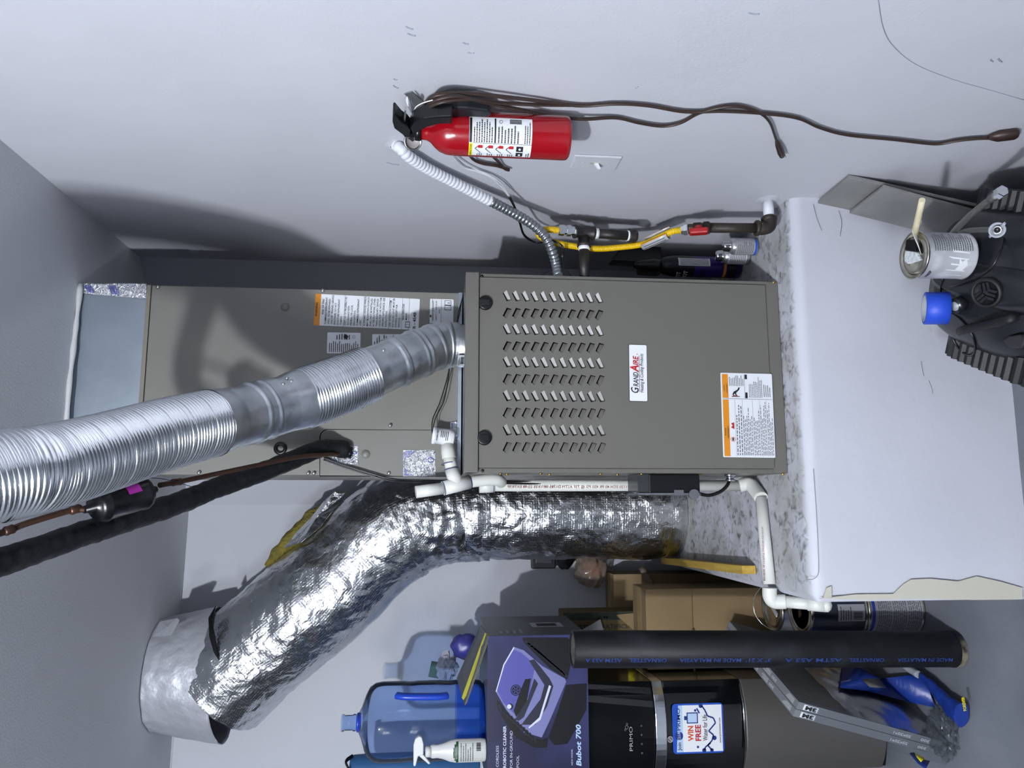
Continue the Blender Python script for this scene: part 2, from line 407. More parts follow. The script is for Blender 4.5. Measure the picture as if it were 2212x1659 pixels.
mb = MB(); rad = .035; prof = [(YP, 0), (YP, HP-rad)]+[(YP+rad-rad*math.cos(t), HP-rad+rad*math.sin(t)) for t in [math.pi/2*k/8 for k in range(1, 9)]]+[(.3, HP), (.62, HP), (1.2, HP), (1.215, HP)]
prof2 = [p for p in prof]
xs = [XPL+.0, XPL+.02]+[XPL+.02+(WR-XPL-.02)*k/10 for k in range(1, 11)]
def plv(i, j):
    y, z = prof[j]; x = xs[i]
    if i == 0: z = min(z, HP-.02) if z > HP-.02 else z; y = max(y, YP+.012) if j < 10 else y
    wob = .004*noise.noise(V((x*6, y*5, z*5)))
    return V((x, min(y+wob, 1.215), z+wob*.6 if z > .05 else z))
nv = len(prof)
mb.add([plv(i, j) for i in range(len(xs)) for j in range(nv)], [(i*nv+j, (i+1)*nv+j, (i+1)*nv+j+1, i*nv+j+1) for i in range(len(xs)-1) for j in range(nv-1)], 0, True)
mb.add([plv(0, j) for j in range(nv)]+[V((XPL, 1.215, 0))], [tuple(range(nv+1))[::-1]], 0)
platform = struct(mb.build('platform', PLAT, loc=(-.06, .3, 0)))
# wear with an outline of its own
BEIGE = mat('bare_plaster', 'c3c0b2', .8, bump=(40, .3, .004))
def blotch(name, pts, m, parent, thick, seed=1, lab=None):
    mb = MB(); n = len(pts); c = sum((V(p) for p in pts), V())/n; mb.slab([V(p) for p in pts], thick); o = mb.build(name, m, parent, label=lab); return o
pt = [at(x, y, Y=YP-.006) for x, y in [(1770, 1293), (1850, 1284), (1930, 1283), (1952, 1262), (1968, 1252), (2010, 1250), (2070, 1256), (2110, 1245), (2160, 1256), (2209, 1270), (2209, 1295), (2100, 1296), (1990, 1293), (1880, 1296)]]
blotch('peeled_patch', pt[::-1], BEIGE, platform, V((0, .004, 0)), lab='beige patch of bare plaster where paint has peeled')
pt = [at(x, y, Y=YP-.006) for x, y in [(1786, 1270), (1796, 1266), (1797, 1292), (1778, 1293)]]
blotch('peeled_patch', pt[::-1], BEIGE, platform, V((0, .004, 0)), lab='small beige chip at the platform corner')
CRACK = mat('crack_line', '6d6f78', .8)
def mark(name, px, plane, wid, m, parent, lift):
    k, v = plane; P = [at(x, y, **{k: v}) for x, y in px]; mb = MB(); mb.tube(spline(P, 5), wid, 4, caps=True); o = mb.build(name, m, parent); return o
mark('crack', [(1757, 1012), (1763, 1100), (1767, 1180), (1768, 1236), (1758, 1250), (1745, 1252)], ('Y', YP-.003), .0006, CRACK, platform, 0)
for q in [[(1960, 1268), (1930, 1283), (1880, 1290)], [(1990, 780), (1993, 800), (1996, 812)], [(2006, 822), (2012, 836), (2015, 850)], [(1757, 441), (1764, 470), (1775, 498)], [(1812, 455), (1818, 480), (1815, 510)]]:
    mark('crack', q, ('Y', YP-.003), .0006, CRACK, platform, 0)
SCUFF = mat('pencil_scuff', '9b9eac', .8); SCUFFD = mat('dark_scuff', '5b5d66', .8)
for q, m in [([(1897, 0), (1908, 60), (1930, 100), (1980, 140), (2060, 172), (2140, 195), (2212, 216)], SCUFF)]:
    mark('pencil_line', q, ('X', WR-.0005), .0009, m, wr, 0)
for a, b in [((2139, 127), (2145, 133)), ((2155, 125), (2164, 134)), ((1000, 92), (1012, 95)), ((876, 57), (892, 63)), ((880, 72), (897, 77)), ((1010, 113), (1024, 114)), ((850, 170), (858, 172)), ((848, 184), (860, 190)), ((834, 350), (862, 356)), ((1616, 28), (1640, 30)), ((1372, 190), (1378, 187))]:
    mark('scuff_mark', [a, ((a[0]+b[0])/2, (a[1]+b[1])/2+1), b], ('X', WR-.0005), .0018, SCUFF, wr, 0)

# ================================================================== furnace
fz = lambda px, py=820: at(px, py, Y=0).z
furn = thing('furnace', 'taupe upflow gas furnace with louvred front panel standing on the white platform', 'furnace', (0, .35, HP))
TOPR = at(1034, 800, Y=-.02).z
DZ0, DZ1 = at(1662, 800, Y=-.012).z, TOPR-.002
DX0, DX1 = -HW+.012, HW-.012
MB().box((-HW, .004, HP+.002), (HW, .70, ZT)).build('cabinet', FURN, furn, bevel=.002)
MB().box((-HW, -.020, TOPR), (HW, .03, ZT+.002)).build('top_rail', FURN, furn, bevel=.002)
mb = MB(); mb.box((-HW, -.006, HP+.002), (HW, .004, DZ0)); mb.build('bottom_rail', FURN, furn, bevel=.001)
for sx in (-1, 1):
    mb = MB(); mb.box((min(sx*HW, sx*(HW-.011)), -.006, DZ0), (max(sx*HW, sx*(HW-.011)), .004, TOPR)); mb.build('side_flange', FURN, furn)
# door: sheet with 110 punched louvres
K = .00117
PA = [(14.0, .7), (7.0, 9.6), (-12.2, .4), (-8.9, -10.8)]
rows = []
for k, py in enumerate([642, 678, 713.6, 750, 784, 820, 856.5, 892.6, 930, 966.8]): rows.append((at(1195, py, Y=-.012).x, 1 if k % 2 == 0 else -1))
z_a, z_b = at(1095, 800, Y=-.012).z, at(1296, 800, Y=-.012).z
cu = bpy.data.curves.new('door', 'CURVE'); cu.dimensions = '2D'; cu.fill_mode = 'FRONT'
def spl(pts):
    sp = cu.splines.new('POLY'); sp.points.add(len(pts)-1)
    for i, (a, b) in enumerate(pts): sp.points[i].co = (a, b, 0, 1)
    sp.use_cyclic_u = True
spl([(DX0, DZ0), (DX1, DZ0), (DX1, DZ1), (DX0, DZ1)])
spots = []
for cx, sgn in rows:
    for i in range(11):
        cz = z_a+(z_b-z_a)*i/10; spots.append((cx, cz, sgn)); spl([(cx+sgn*a*K, cz+b*K) for a, b in PA])
to = bpy.data.objects.new('door', cu); col.objects.link(to)
me = bpy.data.meshes.new_from_object(to.evaluated_get(bpy.context.evaluated_depsgraph_get()))
mb = MB(); fs = []
for p in me.polygons:
    a, b, c = [me.vertices[i].co for i in p.vertices][:3]; vi = tuple(p.vertices)
    fs.append(vi if (b-a).cross(c-a).z > 0 else vi[::-1])
mb.add([V((p.co.x, -.012, p.co.y)) for p in me.vertices], fs)
bpy.data.objects.remove(to); bpy.data.curves.remove(cu); bpy.data.meshes.remove(me)
for a, b in (((DX0, DZ0), (DX1, DZ0)), ((DX1, DZ0), (DX1, DZ1)), ((DX1, DZ1), (DX0, DZ1)), ((DX0, DZ1), (DX0, DZ0))):
    mb.quad(V((a[0], -.012, a[1])), V((a[0], .004, a[1])), V((b[0], .004, b[1])), V((b[0], -.012, b[1])))
door = mb.build('front_panel', FURN, furn)
LOUV = mat('louver_enamel', '6d6b65', .45, spec=.9)
def louver_mesh(sgn):
    p = [V((sgn*a*K, 0, b*K)) for a, b in PA]; mb = MB()
    dp = lambda q: q+V((0, max(0, -sgn*.46*(q.x-p[0].x)+.36*(q.z-p[0].z)), 0))
    q0, q1, q2, q3 = dp(p[0]), dp(p[0].lerp(p[1], .70)), dp(p[3].lerp(p[2], .70)), dp(p[3]); d = V((0, .016, 0))
    mb.quad(q0, q1, q2, q3, 0)                    # sloping tongue, pressed in deeper towards its free end
    mb.add([p[1], p[2], p[2]+d, p[1]+d], [(0, 1, 2, 3)], 1); mb.add([q1, p[1]+d, p[2]+d, q2], [(0, 1, 2, 3)], 1)
    mb.add([p[3], q3, q2, p[2]], [(0, 1, 2, 3)], 1); mb.add([q2, p[2]+d, p[2]], [(0, 1, 2)], 1); mb.add([p[0], q1, p[1]], [(0, 1, 2)], 0); mb.add([q1, p[1]+d, p[1]], [(0, 1, 2)], 1)
    return mb.mesh('louver', [LOUV, DARKGAP], V())
LM = {1: louver_mesh(1), -1: louver_mesh(-1)}
for cx, cz, sgn in spots:
    o = bpy.data.objects.new('louver', LM[sgn]); col.objects.link(o); o.parent = door; o.location = V((cx, -.0122, cz))-WL[door.name]
for px, py in ((1048, 655), (1046, 946)):
    c = at(px, py, Y=-.012); mb = MB(); mb.lathe([(.0195, 0), (.0195, .006), (.017, .009), (.0, .009)], c, -Y_, 28)
    mb.box((-.008, -.0112, -.012), (.008, -.006, .012), 0, Matrix.Translation(c+V((0, -.003, 0)))); mb.build('latch_knob', BLACK, furn, label='round black quarter-turn latch', bevel=.0012)
for px, py in ((1671, 610), (1691, 1024), (1021+20, 597), (1042, 1017)):
    c = at(px, py, Y=-.006); mb = MB(); mb.lathe([(.0042, 0), (.0042, .002), (.002, .0035), (0, .0035)], c, -Y_, 10); mb.build('screw', BRASS if px > 1100 else BLACK, furn)
# name plate
fn, w_, h_, a0 = px_plane([(1398, 867), (1396, 746), (1360, 868)], Y=-.012)
sticker('plate_border', lambda u, v, l: fn(u-.0012, v-.0012, l), w_+.0024, h_+.0024, furn, INK, .0015, rad=.004)
lp = sticker('logo_plate', lambda u, v, l: fn(u, v, l), w_, h_, furn, WHITE, .0025, label='white name plate with red and black lettering')
p = Print(lambda u, v, l: fn(u, v, l+.0025)); uu = w_
p.text('G', .14*uu, .50*h_, .030, .105*uu, 0, bold=.012, shear=.25)
p.text('RAND', .255*uu, .50*h_, .0205, .255*uu, 0, bold=.012, shear=.25)
p.text('A', .505*uu, .50*h_, .031, .125*uu, 1, bold=.03, shear=.25)
p.text('IRE', .632*uu, .50*h_, .0205, .17*uu, 1, bold=.02, shear=.25); p.disc((.83*uu, .55*h_), .0014, 1)
p.line((.16*uu, .44*h_), (.81*uu, .44*h_), .001, 0)
p.text('Heating & Cooling Products', .15*uu, .22*h_, .0135, .69*uu, 0, shear=.3)
p.build('lettering', [INK, RED], lp)
# operating / warning label
fn, w_, h_, a0 = px_plane([(1675, 989), (1667, 808), (1563, 989)], Y=-.0122)
h_ = .001+h_; lb = sticker('warning_label', fn, w_, h_, furn, LBL, .0007, label='white and orange warning label')
p = Print(lambda u, v, l: fn(u, v, l+.0007), .0004); q = lambda a: a*w_; r_ = lambda b: b*h_
p.rect(q(.012), r_(.86), q(.68), r_(.975), 1); p.rect(q(.70), r_(.86), q(.985), r_(.975), 1)
p.text('WARNING', q(.25), r_(.93), .0045, None, 0, bold=.02); p.text('AVERTISSEMENT', q(.22), r_(.88), .0045, None, 0, bold=.02)
p.text('WARNING', q(.78), r_(.93), .0035, None, 0, bold=.02); p.text('AVERTISSEMENT', q(.76), r_(.88), .0035, None, 0, bold=.02)
p.ring((q(.21), r_(.80)), .0062, .0012, 2); p.rect(q(.195), r_(.785), q(.228), r_(.815), 0)
p.poly([(q(.33), r_(.77)), (q(.41), r_(.77)), (q(.40), r_(.83)), (q(.37), r_(.80)), (q(.35), r_(.835))], 2, 2)
for yy in (.745, .60, .405, .27, .14): p.line((q(.015), r_(yy)), (q(.68), r_(yy)), .0006, 3)
for y0, y1, n in ((.61, .74, 3), (.415, .60, 6), (.28, .40, 4), (.15, .265, 4), (.02, .135, 4)): p.scribble(q(.025), r_(y0), q(.66), r_(y1), n, 3)
p.line((q(.69), r_(.01)), (q(.69), r_(.98)), .0009, 3); p.line((q(.70), r_(.545)), (q(.985), r_(.545)), .0009, 3)
p.rect(q(.70), r_(.49), q(.77), r_(.535), 0); p.rect(q(.93), r_(.49), q(.985), r_(.535), 0)
p.poly([(q(.715), r_(.64)), (q(.722), r_(.64)), (q(.722), r_(.80)), (q(.715), r_(.80))], 0, 2)
p.poly([(q(.73), r_(.70)), (q(.76), r_(.715)), (q(.80), r_(.65)), (q(.83), r_(.64)), (q(.83), r_(.66)), (q(.80), r_(.69)), (q(.775), r_(.76)), (q(.74), r_(.79)), (q(.735), r_(.77)), (q(.755), r_(.74)), (q(.73), r_(.72))], 0, 3)
p.poly([(q(.724), r_(.67)), (q(.735), r_(.70)), (q(.724), r_(.73)), (q(.74), r_(.76)), (q(.724), r_(.78))], 2, 2)
p.scribble(q(.845), r_(.56), q(.975), r_(.85), 9, 3); p.scribble(q(.71), r_(.20), q(.96), r_(.47), 9, 3); p.scribble(q(.72), r_(.04), q(.88), r_(.19), 4, 3)
p.build('lettering', [INK, ORANGE, RED, INKG], lb)
# controls on the left side: smoked cover, black box, cable
mb = MB(); a, b = at(1420, 1045, X=-HW), at(1503, 1045, X=-HW)
yb = .06
zA, zB = at(1398, 1050, Y=yb).z, at(1507, 1050, Y=yb).z
MB().box((-HW-.052, yb-.02, zB), (-HW-.001, yb+.10, zA)).build('switch_box', BLACK, furn, bevel=.003, label='black junction box on the furnace side')
zS = at(1374, 1050, Y=yb).z
MB().box((-HW-.050, yb-.018, zA), (-HW-.001, yb+.09, zS)).build('smoked_cover', SMOKE, furn, label='smoked translucent cover above the junction box')
mb = MB(); mb.box((-HW-.0575, yb-.022, zB), (-HW-.052, yb+.10, zS)); c = V((-HW-.056, yb-.022, (zA+zB)/2-.01))
mb.lathe([(.014, 0), (.014, .01)], V((-HW-.056, yb-.03, zB+.02)), Y_, 16); mb.box((-.010, -.003, -.013), (.004, 0, .013), 0, Matrix.Translation(c+V((.008, 0, 0)))); mb.build('box_edge', INKG, furn)
P = [V((-HW-.05, yb-.01, zB+.012)), at(1530, 1070, Y=.05), at(1556, 1062, Y=.05), at(1572, 1047, Y=.05), at(1576, 1030, Y=.06)]
MB().tube(spline(P, 8), .0047, 10).build('cable', BLACK, furn, label='black cable looping into the furnace side')
c = V((-HW, .06, at(1577, 1037, Y=.06).z)); mb = MB(); mb.lathe([(.016, 0), (.016, .006), (.011, .006), (.011, .014), (.014, .014), (.014, .020)], c, -X_, 8); mb.build('cable_clamp', CHROME, furn)
for i, px in enumerate((1055, 1062, 1105, 1148, 1218, 1235, 1310, 1400)):
    c = at(px, 1034+(i % 3)*3, X=-HW-.001); c.y = .03+.05*(i % 2); mb = MB(); mb.lathe([(.005, 0), (.005, .003), (0, .005)], V((-HW, c.y, c.z)), -X_, 10); mb.build('screw', BRASS, furn)

# ================================================================== evaporator coil cabinet
coil = thing('coil_cabinet', 'taupe evaporator coil cabinet stacked on top of the furnace below the ceiling', 'coil cabinet', (0, .45, ZT+.004))
MB().box((-HW, YC, ZT+.006), (HW, .715, ZC-.012)).build('cabinet', COIL, coil, bevel=.002)
MB().box((-HW, YC-.003, ZC-.011), (HW, .715, ZC)).build('top_flange', mat('flange_enamel', '7e7a70', .5), coil, bevel=.001)
MB().box((-HW+.004, YC-.02, ZT+.004), (HW-.004, YC+.02, ZT+.014)).build('bottom_flange', GALV, coil)
# access panel with rounded corner
c0 = at(690, 928, Y=YC); pxr = [at(x, y, Y=YC-.002) for x, y in ((690, 1029), (690, 945))]
for k in range(7): t = math.pi/2*k/6; pxr.append(at(708-18*math.cos(t), 945-18*math.sin(t), Y=YC-.002))
pxr += [at(995, 930, Y=YC-.002), at(995, 1030, Y=YC-.002)]
mb = MB(); mb.slab([p+Y_*.0015 for p in pxr][::-1], V((0, -.0008, 0)), 0)
ctr = sum(pxr, V())/len(pxr)
big = [ctr+(p-ctr)*1.0 for p in pxr]
mb.build('panel_gap', DARKGAP, coil)
mb = MB(); ins = [p+(ctr-p).normalized()*.0032 for p in pxr]; mb.slab([p for p in ins][::-1], V((0, -.0015, 0)), 0); mb.build('access_panel', COIL, coil)
for px, py in ((697, 628), (684, 919), (843, 919), (678, 1022), (840, 1022), (341, 620), (430, 1021), (606+60, 1022)):
    c = at(px, py, Y=YC-.0035); mb = MB(); mb.lathe([(.005, 0), (.005, .003), (.003, .005), (0, .005)], c, -Y_, 12); mb.build('screw', SCREW, coil)
for px, py in ((616, 663), (790, 981)):
    c = at(px, py, Y=YC-(.0036 if py > 900 else 0)); mb = MB(); mb.lathe([(.0125, 0), (.0125, .0006), (0, .0006)], c, -Y_, 24); mb.build('knockout', COIL, coil)
c = at(606, 969, Y=YC); mb = MB()
mb.lathe([(.0085, 0), (.018, .0), (.018, .006), (.0085, .006), (.0085, 0)], c, -Y_, 24, caps=False); mb.build('grommet', BLACK, coil, label='round black rubber grommet')
# big warning sticker
fn, w_, h_, a0 = px_plane([(904, 713), (907, 646), (677, 708)], Y=YC)
lb = sticker('warning_label', fn, w_, h_, coil, LBL, .0005, label='tall white warning label with an orange band')
p = Print(lambda u, v, l: fn(u, v, l+.0005), .0004)
p.rect(0.0, h_*.965, w_, h_, 1); p.text('WARNING', w_*.5, h_*.972, .0085, None, 0, align='c', bold=.02)
p.rect(0, h_*.945, w_, h_, 1, .5)
lines = ['RISK OF FIRE', 'FLAMMABLE REFRIGERANT', 'USED. TO BE REPAIRED', 'ONLY BY TRAINED SERVICE', 'PERSONNEL. DO NOT', 'PUNCTURE REFRIGERANT', 'TUBING.', None, 'DISPOSE OF PROPERLY IN', 'ACCORDANCE WITH', 'FEDERAL OR LOCAL', 'REGULATIONS.', 'FLAMMABLE REFRIGERANT', 'USED.', None, 'AUXILIARY DEVICES WHICH', 'MAY BE IGNITION SOURCES', 'SHALL NOT BE INSTALLED', 'IN THE DUCTWORK, OTHER', 'THAN AUXILIARY DEVICES', 'LISTED FOR USE WITH THE', 'SPECIFIC APPLIANCE. SEE', 'INSTRUCTIONS.', None, 'LEAK DETECTION SYSTEM', 'INSTALLED. UNIT MUST BE', 'POWERED EXCEPT FOR', 'SERVICE.', None, 'READ OPERATORS', 'MANUAL', None]
v = h_*.912; dv = h_*.0295
for i, t in enumerate(lines):
    if t is None: p.line((0, v+dv*.45), (w_, v+dv*.45), .0007, 2); v -= dv*.25; continue
    wd = min(.93, .0405*len(t))*w_
    x0 = w_*.05 if i else w_*.36
    if t in ('READ OPERATORS', 'MANUAL'): x0 = w_*.30; wd = .037*len(t)*w_
    p.text(t, x0, v, .0076, wd, 0, bold=.008); v -= dv
p.text('R - 454B', w_*.04, h_*.03, .0115, w_*.52, 0, bold=.02); p.rect(w_*.06, h_*.085, w_*.25, h_*.13, 0); p.rect(w_*.08, h_*.09, w_*.15, h_*.125, 3, 3); p.rect(w_*.16, h_*.09, w_*.23, h_*.125, 3, 3)
p.build('lettering', [INK, ORANGE, INKG, LBL], lb)
def small_label(corners, lab, kind):
    fn, w_, h_, a0 = px_plane(corners, Y=YC); lb = sticker('rating_label', fn, w_, h_, coil, LBL, .0005, label=lab)
    p = Print(lambda u, v, l: fn(u, v, l+.0005), .0004)
    if kind == 0:
        p.scribble(w_*.06, h_*.05, w_*.60, h_*.96, 15, 0); p.scribble(w_*.66, h_*.3, w_*.95, h_*.75, 6, 0)
        p.poly([(w_*.80, h_*.52), (w_*.93, h_*.44), (w_*.80, h_*.36), (w_*.67, h_*.44)], 0, 3); p.ring((w_*.8, h_*.2), w_*.07, .0008)
    elif kind == 1:
        p.scribble(w_*.06, h_*.05, w_*.95, h_*.96, 12, 0)
        for b in (.3, .6): p.line((0, h_*b), (w_, h_*b), .0006, 0)
    else:
        for b, t in ((.83, 'REFRIGERANT'), (.70, 'SAFETY GROUP'), (.57, 'A2L')): p.text(t, w_*(.12 if t != 'A2L' else .4), h_*b, .0062, (.80 if t != 'A2L' else .2)*w_, 0)
        p.rect(w_*.25, h_*.93, w_*.34, h_*.99, 0); p.line((0, h_*.52), (w_, h_*.52), .0006); p.line((0, h_*.9), (w_, h_*.9), .0006)
        for b in ((.55, .1, .75, .38), (.75, .1, .95, .38)):
            p.rect(w_*b[0], h_*b[1], w_*b[2], h_*b[3], 0); p.rect(w_*(b[0]+.02), h_*(b[1]+.02), w_*(b[2]-.02), h_*(b[3]-.02), 1, 3)
        p.text('i', w_*.83, h_*.16, .011, None, 0, 4, bold=.04)
    p.build('lettering', [INK, LBL], lb)
small_label([(778, 764), (779, 719), (706, 763)], 'small white rating label with rounded corners', 0)
small_label([(870, 766), (870, 722), (804, 764)], 'white component label half behind the vent pipe', 1)
small_label([(979, 700), (980, 647), (928, 696)], 'white refrigerant safety group label', 2)
# crinkled foil tape patches printed with blue lines
def foil_patch(parent, corners, lab, seed, y=YC-.004, n=14, amp=.0035):
    P = [at(a, b, Y=y) for a, b in corners]; rnd = random.Random(seed)
    def f(a, b):
        p = (P[0]*(1-a)+P[1]*a)*(1-b)+(P[3]*(1-a)+P[2]*a)*b; e = min(a, 1-a, b, 1-b)
        return p+V((0, -abs(noise.noise(V((a*5+seed, b*5, 0))))*amp*min(1, e*8)*2-.0006, 0))
    mb = MB(); mb.grid(f, n, n); o = mb.build('foil_patch', FOILP, parent, label=lab)
    p = Print(lambda a, b, l: f(a, b)+V((0, -.0004-l, 0)), .0004)
    for k in range(9):                            # slanted blue rules near two corners
        p.line((.03+.035*k, .97), (.03, .97-.035*k), .012, 0, 1); p.line((.62+.035*k, .97), (.97, .62+.035*k), .008, 0, 1) if k < 9 else 0
    p.ring((.62, .14), .10, .02, 0, 1, 14); p.build('blue_print', BLUEI, o)['kind'] = 'stuff'; return o
foil_patch(coil, [(774, 1003), (773, 963), (718, 963), (716, 1003)], 'crinkled foil patch around the refrigerant lines', 1)
foil_patch(coil, [(941, 1029), (940, 972), (871, 972), (871, 1029)], 'square foil patch over an unused drain port', 5, amp=.002)
foil_patch(coil, [(995, 1010), (995, 909), (973, 912), (966, 1006)], 'torn foil strip behind the drain fitting', 9, n=20)
# ================================================================== plenum
plen = thing('plenum', 'bare galvanised sheet metal plenum between coil cabinet and ceiling', 'duct', (0, .46, ZC))
MB().box((-HW+.003, YC+.002, ZC+.001), (HW-.002, .70, CE-.002)).build('sheet_box', GALV, plen, bevel=.002)
P = [at(x, y, Y=YC) for x, y in ((316, 646), (317, 613), (176, 613), (179, 634))]
mb = MB(); mb.grid(lambda a, b: (P[0]*(1-a)+P[1]*a)*(1-b)+(P[3]*(1-a)+P[2]*a)*b+V((0, -.001-.004*abs(noise.noise(V((a*3, b*9, 2)))), 0)), 8, 40); o = mb.build('foil_tape', FOILP, plen, label='strip of crinkled foil tape')
f0 = lambda a, b, l: (P[0]*(1-a)+P[1]*a)*(1-b)+(P[3]*(1-a)+P[2]*a)*b+V((0, -.0055-l, 0))
p = Print(f0, .0003)
for b0 in (.42, .8):
    for k in range(7): p.line((.1, b0+.018*k), (.8, b0+.018*k+.05), .008, 0, 1)
p.ring((.85, .22), .06, .01, 0, 1, 12); p.build('blue_print', BLUEI, o)['kind'] = 'stuff'
mb = MB(); pts = [at(x, y, Z=CE-.006) for x, y in ((174, 614), (166, 690), (158, 760), (150, 830), (144, 905), (140, 960))]
mb.tube(spline(pts, 6), [.007+.003*noise.noise(V((i*.3, 0, 0))) for i in range(len(spline(pts, 6)))], 8); mb.build('caulk_bead', mat('caulk', 'c9cacc', .6), plen, label='white caulk along the ceiling')

# ================================================================== flue: elbow, crimped connectors, ribbed flexible liner
flue = thing('vent_pipe', 'shiny galvanised and ribbed aluminium vent pipe rising from the furnace towards the ceiling', 'vent pipe', (.09, .1, ZT))
def bent(px): return [at(x, y, Y=d) for x, y, d in px]
PATH = bent([(1006, 748, .105), (975, 745, .103), (945, 748, .09), (905, 763, .06), (850, 785, .02), (795, 808, -.02), (735, 832, -.06), (650, 862, -.13), (560, 888, -.20), (460, 913, -.31), (350, 940, -.42), (230, 976, -.54), (100, 1011, -.66), (0, 1028, -.735)])+[V((-.345, -.86, 2.32)), V((-.36, -.93, 2.43)), V((-.362, -.945, 2.535))]
FP = resample(spline(PATH, 12), .004)
def seg(px0, px1):                                # stretch of the centre line between two photograph columns
    out = []
    for p in FP:
        d = p-CAM; x = 1106-F*d.dot(up)/d.dot(fw)
        if px1 <= x <= px0: out.append(p)
    return out
def ribs(P, r, pitch, amp, name, m, lab, n=56):
    P = resample(P, pitch/8); rr = []
    for i in range(len(P)):
        ph = (i % 8)/8; blk = (i//8)
        rr.append(r+amp*(.5-.5*math.cos(2*math.pi*ph))-(.0012 if blk % 7 == 0 else 0))
    MB().tube(P, rr, n, caps=False).build(name, m, flue, label=lab)
def smooth_pipe(P, fn_r, name, m, lab, n=48, dent=0):
    P = resample(P, .003); L = len(P)-1; rr = [fn_r(i/L, i*.003) for i in range(L+1)]
    dp = (lambda p, d, t, a: p+d*dent*noise.noise(V((math.cos(a)*2, math.sin(a)*2, t*7)))) if dent else None
    return MB().tube(P, rr, n, caps=False, disp=dp).build(name, m, flue, label=lab)
smooth_pipe(seg(1012, 985), lambda t, s: .060, 'collar', PIPEG, None)
def elbow_r(t, s): return .0635+(.0025 if any(abs(t-k) < .03 for k in (.25, .3, .62, .68)) else 0)
smooth_pipe(seg(990, 912), elbow_r, 'adjustable_elbow', PIPEG, 'gored galvanised elbow')
smooth_pipe(seg(916, 780), lambda t, s: .0655+(.0022 if abs(t-.06) < .015 or abs(t-.13) < .015 else 0)+(.004 if .42 < t < .5 else 0)+(.006*(t-.75)/.25 if t > .75 else 0), 'connector_pipe', PIPEG, 'dented galvanised connector with screws', dent=.0022)
ribs(seg(796, 648), .0715, .0078, .0040, 'flexible_liner', ALU, 'short ribbed aluminium section')
smooth_pipe(seg(656, 452), lambda t, s: .068+(.0055*(.18-t)/.18 if t < .18 else 0)+(.0055*(t-.82)/.18 if t > .82 else 0)+(.004 if abs(t-.56) < .02 else 0)+(.0028 if abs(t-.42) < .012 else 0), 'connector_pipe', PIPEG, 'middle galvanised connector with bar-code sticker', dent=.002)
ribs(seg(462, -900), .069, .0080, .0042, 'flexible_liner', ALU, 'long ribbed aluminium section leaving towards the ceiling')
def on_flue(px, py, lift):                        # point on the pipe skin facing the camera at a photograph position
    d = (fw+rt*(829.5-py)/F+up*(1106-px)/F).normalized(); best = None
    for i in range(len(FP)-1):
        c = FP[i]; t = (c-CAM).dot(d); q = CAM+d*t; s = (q-c).length
        if best is None or s < best[0]: best = (s, c, t, i)
    s, c, t, i = best; r = .070; h = math.sqrt(max(r*r-s*s, 1e-5)); p = CAM+d*(t-h); n = (p-c).normalized(); return p+n*lift, n
for px, py in ((868, 762), (829, 757), (803, 764), (838, 722+60), (786, 784), (833, 822), (812, 829), (884, 788), (612, 830), (640, 850), (628, 872), (475, 925), (486, 935), (620, 818), (630, 824), (545, 890), (560, 868)):
    p, n = on_flue(px, py, .001); MB().lathe([(.0042, 0), (.0042, .002), (.002, .0036), (0, .0036)], p, n, 10).build('screw', SCREW, flue)
def flue_sticker(c, du, dv, lab):
    f = lambda u, v, l: on_flue(c[0]+u*du[0]+v*dv[0], c[1]+u*du[1]+v*dv[1], l+.0045)[0]
    mb = MB(); mb.grid(lambda a, b: f(a, b, 0), 6, 6); o = mb.build('barcode_sticker', mat('silver_label', 'b9bcc2', .4, .3), flue, label=lab)
    p = Print(f, .0006); p.barcode(.2, .35, .85, .75, 0); p.scribble(.1, .05, .9, .3, 2, 0); p.build('lettering', INK, o)
flue_sticker((590, 902), (-2, -34), (22, -4), 'small silver bar-code sticker')
flue_sticker((988, 788), (1, -22), (18, 0), 'small white bar-code sticker at the collar')

# ================================================================== foil-wrapped return duct
duct = thing('foil_duct', 'large crumpled foil-jacketed round duct bending from the platform up to the ceiling', 'duct', (-.36, 1.0, HP))
DY = 1.03
DP = [V((-.375, 1.015, HP+.002)), V((-.378, 1.015, .8)), at(1150, 1102, Y=1.015), at(1010, 1105, Y=1.02), at(900, 1122, Y=1.02), at(820, 1168, Y=1.02), at(733, 1250, Y=1.025), at(626, 1343, Y=1.03), at(530, 1426, Y=1.04), at(476, 1478, Y=1.058)]
DPs = resample(spline(DP, 14), .009)
def crump(amp, big):
    def f(p, d, t, a):
        q = p*9; e = noise.noise(q)*big+noise.noise(p*26+V((3, 1, 7)))*amp+abs(noise.noise(p*55))*amp*.6
        bend = math.exp(-((t-.46)/.09)**2)
        e += bend*(.010*noise.noise(p*34)+.008*abs(noise.noise(p*18)))
        return p+d*e
    return f
N = len(DPs)
MB().tube(DPs, [.178+.003*math.sin(i*.12)+.006*min(1, i/25)+.019*min(1, max(0, (i/N-.42)/.14)) for i in range(N)], 120, caps=False, uv=True, disp=crump(.0045, .006)).build('foil_jacket', FOIL, duct, label='crumpled reflective foil jacket')
cC = V((-.966, 1.083, CE)); rR, rL = at(470, 1312, Y=1.06), at(484, 1606, Y=1.05)
lC = (rR+rL)/2; lC.y = 1.066; lh = (rR.x-rL.x)/2
def collar(a, b):
    th = a*2*math.pi; c_, s_ = math.cos(th), math.sin(th); n_ = .005*noise.noise(V((c_*3, s_*3, b*3)))+.003*noise.noise(V((c_*8, s_*8, b*7)))
    top = V((cC.x+.197*c_, cC.y+.197*s_, CE-.003)); low = V((lC.x+lh*c_, lC.y+.207*s_, lC.z+(rR.z-rL.z)/2*c_))
    k = b**1.25; p = top.lerp(low, k); return p+V((c_, s_, 0))*n_
